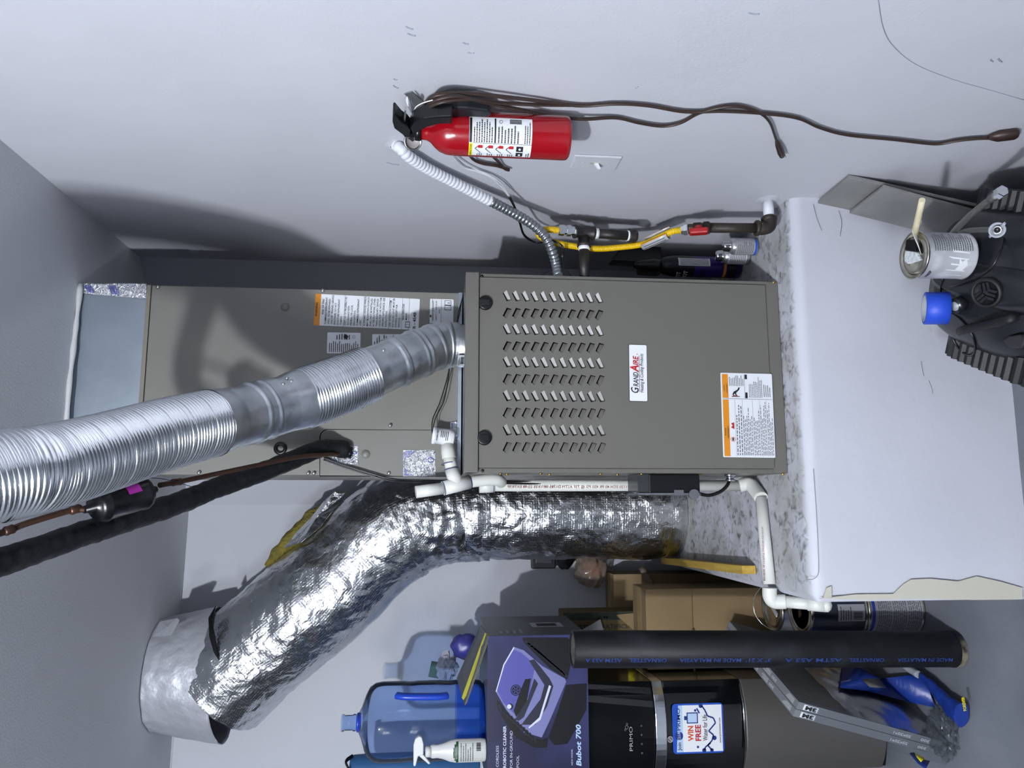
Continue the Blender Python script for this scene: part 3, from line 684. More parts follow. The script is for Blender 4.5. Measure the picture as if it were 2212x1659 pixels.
MB().grid(collar, 120, 26).build('ceiling_collar', COLLAR, duct, label='matt painted foil collar against the ceiling', solid=.002)
# joint bands, torn flaps and exposed insulation
def band(P, r, wd, name, m, lab=None, amp=.004):
    MB().tube(P, r, 96, caps=False, disp=crump(amp, .004), uv=True).build(name, m, duct, label=lab)
i0 = int(N*.38); band(DPs[i0:i0+12], .1915, 0, 'foil_band', FOIL, 'wrinkled foil tape band at the bend', .007)
i0 = int(N*.54); band(DPs[i0:i0+7], .2075, 0, 'foil_band', FOIL, 'second foil tape band', .006)
def flap(px, name, m, lab, y0, lift, sol=.0008):
    P = [at(x, y, Y=y0+dy) for x, y, dy in px]; n = len(P); c = sum(P, V())/n+V((.0, -lift, .0)); mb = MB()
    mb.add(P+[c], [(i, (i+1) % n, n) for i in range(n)], 0, False); return mb.build(name, m, duct, label=lab, solid=sol)
flap([(752, 1062, 0), (726, 1060, 0), (700, 1082, .02), (672, 1118, .02), (640, 1150, .03), (612, 1185, .03), (650, 1172, -.03), (690, 1140, -.04), (722, 1100, -.04)], 'torn_flap', FOIL, 'torn foil flap along the upper edge', .94, .02)
flap([(345, 1343, 0), (383, 1335, -.05), (388, 1340, -.06), (370, 1372, -.08), (330, 1376, -.02)], 'torn_flap', COLLAR, 'stiff torn foil corner near the ceiling', .92, .01)
flap([(466, 1308, .0), (450, 1335, -.03), (452, 1375, -.06), (462, 1410, -.08), (474, 1428, -.09), (466, 1380, -.07), (458, 1340, -.05)], 'torn_flap', BLACK, 'dark open seam of the collar', .93, .004)
fib = [at(x, y, Y=1.02) for x, y in ((736, 1076), (700, 1100), (664, 1134), (628, 1168), (598, 1198), (574, 1222))]
mb = MB(); sp = resample(spline(fib, 8), .008); mb.tube(sp, [.010+.026*math.sin(math.pi*(i+.5)/len(sp)) for i in range(len(sp))], 18, disp=lambda p, d, t, a: p+d*.010*noise.noise(p*30)); mb.build('insulation', FIBER, duct, label='yellow-brown fibreglass spilling from the torn jacket')
fib = [at(x, y, Y=.885) for x, y in ((965, 1160), (930, 1172), (905, 1190), (875, 1212))]
mb = MB(); sp = resample(spline(fib, 8), .006); mb.tube(sp, [.004+.012*math.sin(math.pi*(i+.5)/len(sp)) for i in range(len(sp))], 14, disp=lambda p, d, t, a: p+d*.012*noise.noise(p*40)); mb.build('insulation', mat('fibre_dark', '2c2a1c', .95), duct, label='dark gap with insulation at the bend')
pf = lambda u, v, l: DPs[int(N*.17)]+Z_*(u-.3)+V((math.cos(v), math.sin(v), 0))*(.190+l)
p = Print(pf, .001)
for k, (t, v0) in enumerate((('UL', -1.9), ('181', -1.75), ('R4.2', -2.2))): p.text(t, .30, v0, .14, .05, 0)
p.build('print', mat('faded_ink', '4a4c52', .6), duct)

# ================================================================== refrigerant lines
suc = thing('suction_line', 'thick black foam-insulated refrigerant line angling up out of the coil cabinet', 'pipe', (-.2, .15, 1.8))
P = bent([(748, 972, .185), (720, 968, .165), (690, 970, .13), (640, 990, .07), (560, 1022, -.02), (470, 1053, -.12), (385, 1087, -.22), (300, 1115, -.31), (200, 1147, -.41), (100, 1181, -.50), (0, 1215, -.58), (-150, 1260, -.72), (-400, 1330, -.95)])
sp = resample(spline(P, 8), .006)
MB().tube(sp, [.0245+.0012*noise.noise(V((i*.25, 0, 0))) for i in range(len(sp))], 26, disp=lambda p, d, t, a: p+d*.0022*noise.noise(p*55)).build('foam_sleeve', RUBB, suc)
c = at(718, 966, Y=.16); sl = bent([(760, 978, .19), (735, 974, .185), (712, 970, .16)])
MB().tube(spline(sl, 6), .017, 18).build('line_end', BLACK, suc)
liq = thing('liquid_line', 'thin copper refrigerant line with a black filter drier below the vent pipe', 'pipe', (-.25, .1, 1.8))
P = bent([(746, 984, .192), (735, 981, .17), (700, 982, .10), (640, 988, .02), (560, 1004, -.07), (470, 1023, -.17), (395, 1039, -.26), (345, 1048, -.33)])
MB().tube(spline(P, 8), .0056, 12).build('copper_tube', COPPER, liq)
A, B = at(333, 1058, Y=-.355), at(200, 1096, Y=-.47)
d = (B-A).normalized(); A2, B2 = A+d*.016, B-d*.004; L = (B2-A2).length
mb = MB(); mb.lathe([(.007, -.02), (.009, -.002), (.024, .0), (.031, .006), (.0325, .012), (.0345, .014), (.0345, .018), (.0325, .02), (.0325, L-.02), (.0345, L-.018), (.0345, L-.014), (.0325, L-.012), (.031, L-.006), (.024, L), (.009, L+.002), (.007, L+.022)], A2, d, 32)
dr = mb.build('filter_drier', mat('drier_enamel', '090a0e', .3), liq, label='black cylindrical filter drier')
M = frame(A2+d*(L*.42), d, Z_); th = 1.35
oc = (CAM-A2); oc = (oc-d*oc.dot(d)).normalized(); ou = d.cross(oc); ou = ou if ou.x > 0 else -ou
f = lambda u, v, l: A2+d*(L*.30+u)+(oc*math.cos(v/.0325)+ou*math.sin(v/.0325))*(.0331+l)
MB().grid(lambda a, b: f(a*.030, b*.022+.004, 0), 3, 6).build('drier_label', mat('magenta_label', 'b528a8', .4), dr, label='small magenta sticker')
pts = [B2+d*.02] + bent([(165, 1100, -.49), (150, 1103, -.50), (60, 1130, -.56), (0, 1152, -.60), (-150, 1195, -.72), (-350, 1250, -.9)])
MB().tube(spline(pts, 8), .0058, 12).build('copper_tube', COPPER, liq)
for c0, c1, r in ((bent([(175, 1097, -.482)])[0], bent([(150, 1104, -.50)])[0], .0085), (bent([(32, 1141, -.578)])[0], bent([(8, 1149, -.595)])[0], .0085), (bent([(392, 1040, -.262)])[0], bent([(370, 1043, -.29)])[0], .008)):
    MB().lathe([(.006, 0), (r, .004), (r*.9, (c1-c0).length*.5), (r, (c1-c0).length-.004), (.006, (c1-c0).length)], c0, c1-c0, 14).build('solder_joint', COPPER, liq)
P = bent([(320, 1032, -.35), (360, 1036, -.33), (430, 1056, -.28)]); MB().tube(spline(P, 6), .0007, 6).build('tie_wire', BLACK, liq)

# ================================================================== PVC condensate drain
drn = thing('drain_pipe', 'white PVC condensate drain pipe running down beside the furnace and across the platform', 'pipe', (-.35, .1, HP))
def pvc(P, r=.0168, name='pipe', sm=True, k=8, m=PVC): return MB().tube(spline(P, k) if len(P) > 2 else P, r, 22).build(name, m, drn)
a = at(968, 960, Y=YC); b = at(968, 975, Y=.14); c = at(976, 1015, Y=.135); tee = at(986, 1046, Y=.13)
pvc([a, at(968, 966, Y=.16), b, at(970, 990, Y=.137)], .0195, 'elbow'); pvc([at(969, 985, Y=.137), c])
t0, t1 = at(957, 1055, Y=.12), at(1014, 1041, Y=.14)
pvc([t0, t1], .0195, 'tee_fitting'); pvc([at(975, 1012, Y=.135), at(985, 1046, Y=.13)], .0195, 'tee_branch')
pvc([at(898, 1063, Y=.11), t0], .0165); pvc([t1, at(1060, 1036, Y=.15), at(1078, 1038, Y=.165), at(1082, 1042, Y=.20), at(1070, 1047, Y=.23)], .0165, 'return_bend')
v0, v1 = at(1046, 1049, Y=.215), at(1060, 1049, Y=.215)
pvc([at(1035, 1050, Y=.215), at(1068, 1049, Y=.215)], .0198, 'coupling')
elc = at(1640, 1049, Y=.215); elc.z = HP+.022
vt = V((at(1066, 1049, Y=.215).x, .215, at(1066, 1049, Y=.215).z))
pvc([vt, V((elc.x, .205, HP+.05))], .0165)
q0 = at(1655, 1100, Z=HP+.02); q1 = at(1662, 1262, Z=HP+.02)
pvc([V((elc.x, .20, HP+.055)), V((elc.x+.004, .19, HP+.03)), V((elc.x-.012, .17, HP+.022)), q0.lerp(V((elc.x, .17, HP+.02)), .45)], .0195, 'elbow')
pvc([q0.lerp(V((elc.x, .17, HP+.02)), .5), q1], .0165)
e1 = V((XPL-.022, q1.y, HP+.02)); pvc([q1.lerp(e1, .2), q1.lerp(e1, .7), e1+V((0, 0, -.012)), e1+V((0, -.01, -.04))], .0198, 'elbow')
g0, g1 = e1+V((0, -.01, -.035)), at(1765, 1303, Y=.05); g1.x = XPL-.024
pvc([g0, g1], .0165); pvc([g0.lerp(g1, .72), g1+(g1-g0).normalized()*.02], .0195, 'coupling'); MB().lathe([(.0195, 0), (.019, .01), (.012, .017), (0, .02)], g1+(g1-g0).normalized()*.018, g1-g0, 20).build('end_cap', PVC, drn)
for p0, dr_ in ((at(969, 1001, Y=.137), c-b), (at(975, 1013, Y=.135), c-b), (t0, t1-t0), (t1, t1-t0), (at(1066, 1049, Y=.215), Z_)):
    MB().lathe([(.0202, -.001), (.0202, .001)], p0, dr_, 22, caps=False).build('primer_ring', PVCP, drn)
def tube_text(o, ax, outv, r, t, size, width, m, name='lettering', off=0):
    ax = ax.normalized(); o_ = (outv-ax*outv.dot(ax)).normalized(); sd = ax.cross(o_)
    # reading direction ax, letters stand towards -sd
    f = lambda u, v, l: o+ax*u+(o_*math.cos(v/r)-sd*math.sin(v/r)*-1)*(r+l)
    p = Print(f, .0005); p.text(t, 0, off, size, width, 0); return p.build(name, m, drn)
RDI = mat('red_ink', '8c3a3a', .6)
zz = lambda px: at(px, 1049, Y=.2).z
tube_text(V((elc.x, .21, zz(1372))), Z_, V((-.25, -1, 0)), .0166, 'PVC 1120 SCH 40 PR 450 PSI @ 73F ASTM D1785 08/13/25 22:48 EXTK9P', .0105, zz(1095)-zz(1372), RDI, off=-.004)
tube_text(V((elc.x, .21, zz(1556))), Z_, V((-.25, -1, 0)), .0166, 'CHARLOTTE', .018, zz(1500)-zz(1556), RDI, off=-.006)
ax = (q1-q0).normalized(); tube_text(q0.lerp(q1, .95), -ax, V((0, -.35, 1)), .0166, '03/10/25 18-13 PLUT EXTK9R KEVIN M.', .0105, (q1-q0).length*.72, RDI, off=-.004)
# float switch
fs_c = at(957, 943, Y=.155); ax = (at(931, 940, Y=.15)-at(984, 947, Y=.15)).normalized(); M = frame(fs_c, ax, -Y_)
mb = MB(); mb.lathe([(.015, -.033), (.021, -.03), (.023, -.015), (.0225, .02), (.0245, .021), (.0245, .028), (.022, .030)], fs_c, ax, 24); fsw = mb.build('float_switch', WHITE, drn, label='white float switch with printed label')
f = lambda u, v, l: fs_c+ax*(u)+(M.col[1].to_3d()*math.cos(v/.023)+M.col[2].to_3d()*math.sin(v/.023))*(.0232+l)
p = Print(lambda u, v, l: f(-v+.012, -u+.0, l), .0005); p.text('SAFE-T-SWITCH', -.015, -.006+.0, .0052, .03, 0, bold=.03); p.scribble(-.014, .004, .014, .028, 5, 0); p.build('lettering', INK, fsw)
P1 = bent([(933, 935, .15), (935, 905, .16), (950, 870, .17), (965, 820, .17), (972, 785, .16)]); MB().tube(spline(P1, 8), .0016, 6).build('switch_wire', BLACK, drn)
P1 = bent([(934, 938, .15), (940, 905, .155), (958, 868, .165), (968, 820, .165), (972, 785, .16)]); MB().tube(spline(P1, 8), .0016, 6).build('switch_wire', BLACK, drn)
# pair of thin control wires above the collar, and the bundle along the cabinet edge
cw = thing('control_wire', 'pair of thin black control wires looping above the furnace collar', 'wire', (.2, .16, ZT))
for dx in (0, 5):
    P = bent([(987, 698, .15), (990+dx*.6, 675, .165), (997, 650, .17), (1003+dx*.3, 628, .165), (1008, 622, .1)]); MB().tube(spline(P, 8), .0014, 6).build('strand', BLACK, cw)
lw = thing('low_voltage_cable', 'thin black cable running down along the coil cabinet and furnace edge', 'cable', (-.25, .19, ZT))
P = [at(700, 985, Y=.185), at(740, 1000, Y=.183), at(800, 1019, Y=.18), at(845, 1031, Y=.18), at(900, 1034, Y=.185), at(1000, 1035, Y=.185), at(1100, 1037, Y=.2), at(1250, 1039, Y=.21), at(1380, 1041, Y=.21)]
for dz in (0, .006): MB().tube([p+V((-.004-dz, -dz, 0)) for p in spline(P, 8)], .0023, 8).build('strand', BLACK, lw)

# ================================================================== fire extinguisher on the right wall
ex_b = at(1228, 301, X=.415); ex_t = at(985, 286, X=.415)
EXC = V((.415, (ex_b.y+ex_t.y)/2, ex_b.z)); EH = ex_t.z-ex_b.z; ER = .0455
ext = thing('fire_extinguisher', 'red fire extinguisher hanging on the right wall above the light switch', 'fire extinguisher', EXC)
zs = lambda px: at(px, 288, X=.415).z-EXC.z
mb = MB(); mb.lathe([(.040, 0), (.0445, .004), (ER, .010), (ER, zs(985)), (.044, zs(965)), (.039, zs(950)), (.030, zs(938)), (.021, zs(930)), (.017, zs(922)), (.0165, zs(908))], EXC, Z_, 48); mb.build('cylinder', REDP, ext)
# wrap-around label; angle 0 faces the camera
vd = (CAM-EXC); vd.z = 0; vd.normalize(); sd = Z_.cross(vd)
la0, la1 = -1.12, .82
Lz0, Lz1 = zs(1146), zs(1012)
lf = lambda u, v, l: EXC+Z_*(Lz0+v)+(vd*math.cos(la0+u/ER)+sd*math.sin(la0+u/ER))*(ER+.0006+l)
LW, LH = (la1+1.12)*ER, Lz1-Lz0
mb = MB(); mb.grid(lambda a, b: lf(a*LW, b*LH, 0), 24, 1); lab_ = mb.build('instruction_label', LBL, ext, label='white instruction label with a yellow corner')
p = Print(lf, .0004)
sx = lambda a: a*LW; sy = lambda b: b*LH
p.rect(sx(.0), sy(.945), sx(.38), sy(1), 1, 1, 6); p.text('INSTRUCTIONS', sx(.02), sy(.955), .0055, sx(.34), 0, bold=.02)
p.rect(sx(.40), sy(.955), sx(.97), sy(.995), 0, 1, 8); p.rect(sx(.40), sy(.575), sx(.97), sy(.60), 0, 1, 8)
p.scribble(sx(.41), sy(.62), sx(.95), sy(.94), 8, 0); p.scribble(sx(.41), sy(.20), sx(.80), sy(.56), 7, 0); p.scribble(sx(.41), sy(.02), sx(.9), sy(.13), 3, 0)
p.barcode(sx(.84), sy(.17), sx(.96), sy(.36), 0); p.ring((sx(.88), sy(.50)), .0036, .0007, 0); p.line((sx(.39), sy(0)), (sx(.39), sy(.94)), .0006, 0); p.line((sx(.39), sy(.16)), (sx(1), sy(.16)), .0006, 0)
for k in range(4):
    y1 = .93-.165*k; p.line((0, sy(y1-.165)), (sx(.385), sy(y1-.165)), .0006, 0)
    p.poly([(sx(.27), sy(y1-.15)), (sx(.34), sy(y1-.15)), (sx(.345), sy(y1-.09)), (sx(.31), sy(y1-.06)), (sx(.27), sy(y1-.08))], 2, 2)
    p.line((sx(.30), sy(y1-.06)), (sx(.25), sy(y1-.03)), .0016, 0); p.line((sx(.25), sy(y1-.03)), (sx(.13), sy(y1-.12)), .0012, 0); p.scribble(sx(.02), sy(y1-.15), sx(.12), sy(y1-.05), 3, 0)
for x in (.03, .20): p.rect(sx(x), sy(.13), sx(x+.14), sy(.24), 0, 1, 2); p.disc((sx(x+.07), sy(.185)), .0026, 3)
p.scribble(sx(.03), sy(.02), sx(.2), sy(.09), 2, 0)
p.build('lettering', [INK, YEL, RED, LBL], lab_)
# valve head, carry handle, lever, pin, gauge
hz = EXC.z+zs(908)
mb = MB(); mb.lathe([(.019, 0), (.019, .012), (.012, .014), (.012, .034), (.009, .036)], V((EXC.x, EXC.y, hz-.002)), Z_, 20); mb.build('valve_head', BLACK, ext)
def exq(px, py, X=.415): return at(px, py, X=X)
hd = [exq(x, y) for x, y in ((886, 262), (893, 250), (915, 240), (945, 236), (977, 235), (977, 252), (952, 252), (925, 258), (905, 270), (893, 275))]
mb = MB(); mb.slab([q+X_*.014 for q in hd], V((-.030, 0, 0))); mb.build('carry_handle', BLACK, ext, bevel=.003)
lv = [exq(x, y) for x, y in ((849, 233), (853, 232), (868, 250), (880, 258), (888, 268), (886, 281), (872, 279), (852, 264), (848, 250))]
mb = MB(); mb.slab([q+X_*.012 for q in lv], V((-.026, 0, 0))); mb.build('squeeze_lever', BLACK, ext, bevel=.003)
a, b = exq(876, 230), exq(872, 285); mb = MB(); mb.slab([a+Z_*.0016, b+Z_*.0016, b-Z_*.0016, a-Z_*.0016], V((-.008, 0, 0))); mb.build('safety_pin', SCREW, ext)
g = exq(891, 305); mb = MB(); mb.lathe([(.0155, -.008), (.018, -.006), (.018, .003), (.016, .004), (.0155, .001), (0, .001)], g, V((-.45, -.75, -.25)), 26, [0, 0, 0, 0, 1]); mb.build('pressure_gauge', [CHROME, mat('gauge_face', 'a29c9c', .25)], ext, label='small chrome pressure gauge')
MB().lathe([(.0165, .001), (.0195, .002), (.0195, .0055), (.0165, .0065), (.0165, .001)], g, V((-.45, -.75, -.25)), 30, caps=False).build('gauge_rim', SCREW, ext)
MB().tube([g+V((-.45, -.75, -.25)).normalized()*.003, g+V((-.45, -.75, -.25)).normalized()*.003+V((.004, -.006, .010))], .0009, 6).build('gauge_needle', INK, ext)
MB().cyl(exq(890, 282), exq(891, 298), .007, 14).build('gauge_stem', BLACK, ext)
br = [at(x, y, X=.445) for x, y in ((905, 250), (925, 226), (960, 216), (1010, 218), (1055, 224), (1062, 232), (1055, 238), (985, 238), (935, 246), (915, 262))]
mb = MB(); mb.slab([q+X_*.012 for q in br], V((-.028, 0, 0))); mb.build('wall_bracket', mat('bracket_plastic', '14161d', .5), ext, bevel=.004, label='black plastic wall bracket behind the cylinder')
hk = [at(x, y, X=WR-.002) for x, y in ((873, 201), (889, 197), (918, 222), (905, 232))]; mb = MB(); mb.slab(hk, V((-.002, 0, 0))); mb.build('bracket_tab', SCREW, ext)
pull = [exq(x, y, .43) for x, y in ((884, 246), (889, 225), (893, 213))]; 
mb = MB(); c0, c1 = exq(879, 215, .44), exq(892, 248, .43); mb.tube([c0, c1], .008, 10, flat=.25); mb.build('inspection_tag', WHITE, ext)
P = [exq(x, y, .418) for x, y in ((880, 258), (884, 268), (892, 268), (896, 262))]; MB().tube(spline(P, 6), .0011, 6).build('tamper_tie', WHITE, ext)
P = [exq(x, y, .43) for x, y in ((893, 241), (900, 230), (915, 222), (935, 216))]; MB().tube(spline(P, 6), .0012, 6).build('tamper_tie', WHITE, ext)

# ================================================================== extension cord
cordo = thing('extension_cord', 'brown two-wire extension cord hooked over the extinguisher bracket and trailing down the wall', 'cord', at(2100, 300, X=WR-.01))
def cord_path(pts, X=WR-.012, r=.0046, name='cable', fl=.6):
    P = [at(a[0], a[1], X=(a[2] if len(a) > 2 else X)) for a in pts]; return MB().tube(resample(spline(P, 8), .006), r, 10, flat=fl).build(name, CORD, cordo)
H = .437
cord_path([(908, 248, .43), (917, 225, H), (935, 208, H), (965, 202, H+.004), (1005, 201, .45), (1070, 207, .455), (1150, 216, .46), (1250, 228), (1330, 224), (1400, 228), (1480, 241), (1560, 240), (1640, 244), (1720, 254), (1770, 275), (1830, 291), (1930, 301), (2000, 309), (2030, 310), (2070, 303), (2110, 299), (2140, 298)])
cord_path([(910, 250, .425), (922, 230, H-.008), (945, 214, H-.006), (990, 208, H), (1050, 222, .445), (1120, 236, .45), (1190, 250, .455), (1260, 257, .455), (1330, 254), (1380, 265), (1430, 272), (1470, 265), (1510, 244), (1560, 231), (1600, 230), (1640, 243), (1662, 263), (1672, 288), (1678, 306)])
cord_path([(912, 253, .42), (926, 233, H-.014), (955, 220, H-.012), (1010, 214, H), (1080, 222, .45), (1160, 226, .457), (1240, 227)])
cord_path([(1010, 330, .45), (1024, 345), (1045, 353), (1075, 358), (1100, 367)]); cord_path([(1062, 335, .45), (1078, 350), (1090, 364), (1100, 367)])
a, b = at(1677, 304, X=WR-.014), at(1689, 334, X=WR-.016); d = b-a
mb = MB(); mb.tube([a, a.lerp(b, .3), a.lerp(b, .75), b], [.004, .009, .0115, .010], 12, flat=.7); plug = mb.build('plug', CORD, cordo, label='brown two-prong plug')
n1 = d.normalized(); sdv = Z_.cross(X_) ; pr = (at(1694, 334, X=WR-.016)-at(1682, 336, X=WR-.016))
for sgn in (-.5, .5): MB().tube([b+pr*sgn, b+pr*sgn+n1*.017], .0018, 8, flat=.5).build('prong', BRASS, plug)
a, b = at(2134, 297, X=WR-.012), at(2199, 289, X=WR-.012)
mb = MB(); mb.tube([a, a.lerp(b, .15), a.lerp(b, .35), a.lerp(b, .9), b], [.006, .011, .0165, .0165, .012], 14, flat=.7); sk = mb.build('socket', CORD, cordo, label='brown triple-outlet cord end')

# ================================================================== light switch
sw = thing('light_switch', 'white toggle light switch on the wall below the extinguisher', 'light switch', at(1287, 347, X=WR))
q = [at(x, y, X=WR-.0005) for x, y in ((1232, 365), (1330, 367), (1343, 332), (1240, 328))]
c = sum(q, V())/4; zA, zB = c.z-.058, c.z+.058; yA, yB = c.y-.036, c.y+.036
MB().box((WR-.006, yA, zA), (WR, yB, zB)).build('cover_plate', WALL, sw, bevel=.003)
MB().box((WR-.0068, c.y-.006, c.z-.013), (WR-.005, c.y+.006, c.z+.013)).build('toggle_slot', mat('slot_beige', 'b9b6aa', .6), sw)
mb = MB(); tp = V((WR-.006, c.y, c.z)); mb.hexa([tp+V(v_) for v_ in ((0, -.004, -.006), (0, .004, -.006), (0, .004, .004), (0, -.004, .004), (-.014, -.003, -.012), (-.014, .003, -.012), (-.014, .003, -.006), (-.014, -.003, -.006))]); mb.build('toggle', WHITE, sw)
for dz in (-.03, .03): MB().lathe([(.003, 0), (.002, .0012), (0, .0012)], V((WR-.006, c.y, c.z+dz)), -X_, 10).build('screw', WALL, sw)

# ================================================================== flexible metal conduit
con = thing('flexible_conduit', 'spiral flexible metal conduit running from the wall into the furnace side', 'conduit', at(860, 320, X=WR))
P = [at(855, 313, X=WR-.002), at(866, 322, X=WR-.018), at(885, 340, X=WR-.028), at(925, 365, X=WR-.03), at(985, 396, X=WR-.035), at(1045, 427, X=WR-.045), at(1105, 458, X=WR-.06), at(1150, 485, X=WR-.08), at(1178, 512, X=WR-.11), at(1192, 540, X=WR-.14), at(1200, 568, X=WR-.17), at(1206, 596, X=HW)]
CS = resample(spline(P, 10), .00125)
def cond(P, m, lab): MB().tube(P, [.0113+.0026*abs(math.sin(i*math.pi/9.4)) for i in range(len(P))], 18, caps=True).build('conduit_length', m, con, label=lab)
cut = int(len(CS)*.52); cond(CS[:cut], CONDW, 'length painted over white near the wall'); cond(CS[cut-2:], CONDG, 'bare grey metal length')
mb = MB(); mb.grid(lambda a, b: at(853, 316, X=WR)+V((-.006*max(0, 1-a*1.2)*abs(noise.noise(V((b*9, a*4, 0)))+.5), math.cos(b*6.283)*(.010+a*.016*(1+.5*noise.noise(V((math.cos(b*6.283)*2, math.sin(b*6.283)*2, 5))))), math.sin(b*6.283)*(.010+a*.016))), 5, 30); mb.build('plaster_collar', WALL, con)
tw = thing('thermostat_wire', 'white and black thermostat wires drooping from behind the extinguisher to the furnace', 'wire', at(980, 330, X=WR))
for off, k in ((0, 0), (7, 1)):
    P = [at(970+off*1.2, 322, X=WR-.01), at(982+off, 342-off*.3, X=WR-.008), at(1003+off, 362-off, X=WR-.008), at(1030, 370-off*.5, X=WR-.01), at(1060, 383-off*.4, X=WR-.016), at(1082+off*.3, 402-off*.5, X=WR-.022), at(1099+off*.3, 424, X=WR-.03)]
    MB().tube(spline(P, 8), .0021, 8).build('white_strand', WIREW, tw)
    P = [P[-1], at(1112+off*.2, 450, X=WR-.05), at(1122+off*.2, 480, X=WR-.07), at(1133, 510-off*.4, X=WR-.09), at(1160, 524, X=WR-.10), at(1190, 518+off*.4, X=WR-.11), at(1212+off*.5, 532, X=WR-.13), at(1214+off*.2, 560, X=WR-.16), at(1217+off*.3, 592, X=HW)]
    MB().tube(spline(P, 8), .0023, 8).build('black_strand', BLACK, tw)
P = [at(1210, 575, X=WR-.18), at(1190, 583, X=HW+.02), at(1172, 594, X=HW+.003)]; MB().tube(spline(P, 6), .0012, 6).build('tie', BLACK, tw)
P = [at(1216, 582, X=WR-.18), at(1226, 585, X=HW+.02), at(1233, 596, X=HW+.003)]; MB().tube(spline(P, 6), .0012, 6).build('tie', BLACK, tw)

# ================================================================== gas line
gas = thing('gas_line', 'dark iron gas pipe with red shut-off valve and yellow flexible connector', 'gas pipe', at(1660, 440, X=WR))
e0 = at(1659, 432, X=WR); e1 = V((.395, e0.y-.003, e0.z+.002)); GXc = e1.x
top = at(1530, 492, X=GXc)
MB().tube([e0, V((.432, e0.y, e0.z))], .0142, 18).build('pipe_painted', CONDW, gas, label='short pipe stub painted white at the wall')
MB().tube([V((.434, e0.y, e0.z)), V((.41, e0.y, e0.z))], .0138, 18).build('pipe', RUST, gas)
up_ = V((0, top.y-e1.y, top.z-e1.z)).normalized()
P = [V((.424, e1.y, e0.z)), V((.412, e1.y, e0.z)), V((.400, e1.y, e0.z+.004)), e1+up_*.012+V((0, 0, .004)), e1+up_*.030]
MB().tube(spline(P, 6), .0185, 20).build('elbow', RUST, gas)
for c_, d_ in ((V((.428, e0.y, e0.z)), -X_), (e1+up_*.028, up_)): MB().lathe([(.0195, 0), (.0215, .002), (.0215, .009), (.0195, .011)], c_, d_, 20).build('elbow_band', RUST, gas)
MB().tube([e1+up_*.03, top], .0136, 18).build('pipe', RUST, gas)
v0, v1 = top, at(1487, 495, X=GXc); vd_ = (v1-v0).normalized(); L = (v1-v0).length
mb = MB(); mb.lathe([(.0165, -.004), (.0185, 0), (.0185, .012), (.015, .014), (.0175, .022), (.0175, L-.014), (.0145, L-.012), (.0145, L)], v0, vd_, 8, sm=False); mb.build('valve_body', RUST, gas)
hc = at(1509, 500, X=GXc-.026); M = frame(hc, vd_, V((0, -1, 0))); 
mb = MB(); mb.box((-.024, -.007, -.010), (.024, .018, .006), 0, M); mb.lathe([(.011, -.004), (.011, .014)], hc+X_*.012, -X_, 14); mb.build('valve_handle', REDV, gas, bevel=.004, label='red quarter-turn valve handle')
n0, n1 = v1, at(1472, 497, X=GXc); MB().lathe([(.015, 0), (.0165, .002), (.0165, .012), (.013, .013), (.013, (n1-n0).length)], n0, n1-n0, 6, sm=False).build('flare_nut', CHROME, gas)
P = [n1, at(1452, 500, X=.390), at(1425, 512, X=.384), at(1390, 527, X=.376), at(1340, 534, X=.37), at(1290, 537, X=.365), at(1235, 531, X=.365), at(1195, 523, X=.37), at(1170, 513, X=.378), at(1163, 503, X=.386), at(1172, 497, X=.392), at(1190, 496, X=.396), at(1205, 497, X=.398)]
YS = resample(spline(P, 10), .0009)
MB().tube(YS, [.0078+.0013*(.5-.5*math.cos(i*2*math.pi/4)) for i in range(len(YS))], 16).build('flexible_connector', GASY, gas, label='yellow corrugated gas connector')
tg = YS[int(len(YS)*.075):int(len(YS)*.245)]; tgd = (tg[-1]-tg[0]).normalized(); sdp = tgd.cross(X_).normalized()
f = lambda a, b: tg[0].lerp(tg[-1], a)+(-X_*math.cos(b*4.2-1.2)+sdp*math.sin(b*4.2-1.2))*(.0165+.002*b)
o = MB().grid(f, 3, 14).build('paper_tag', mat('silver_tag', 'c4c6ca', .35, .2), gas, label='wrapped silver instruction tag', solid=.0006)
f2 = lambda u, v, l: tg[0].lerp(tg[-1], u)+(-X_*math.cos(v*4.2-1.2)+sdp*math.sin(v*4.2-1.2))*(.0172+.002*v+l)
p = Print(f2, .0006); p.rect(0, 0, 1, .03, 1); p.rect(0, .97, 1, 1, 1)
for k in range(8): p.rect(.08, .12+.1*k, .9, .15+.1*k, 0)
p.build('lettering', [INKG, ORANGE], o)
t0, t1 = at(1207, 497, X=.398), at(1243, 499, X=.398); L = (t1-t0).length; dd = t1-t0
MB().lathe([(.0125, 0), (.015, .001), (.015, .015), (.011, .016), (.011, .022), (.0155, .023), (.0155, .034), (.012, .035), (.012, L)], t0, dd, 6, sm=False).build('flare_nut', CHROME, gas)
ta, tb = at(1240, 500, X=.398), at(1283, 504, X=.398); tm = at(1261, 503, X=.398)
mb = MB(); L = (tb-ta).length; mb.lathe([(.019, 0), (.019, .006), (.0165, .008), (.0165, L-.008), (.019, L-.006), (.019, L)], ta, tb-ta, 20)
br_ = V((.345, tm.y, tm.z)); mb.lathe([(.0165, 0), (.0165, .030), (.0195, .032), (.0195, .040)], tm, -X_, 20); mb.build('tee_fitting', IRON, gas)
MB().tube([V((.362, tm.y, tm.z)), V((.348, tm.y, tm.z))], .0158, 18).build('thread_sealant', WHITE, gas); MB().tube([V((.35, tm.y, tm.z)), V((HW, tm.y, tm.z))], .0138, 18).build('pipe', IRON, gas)
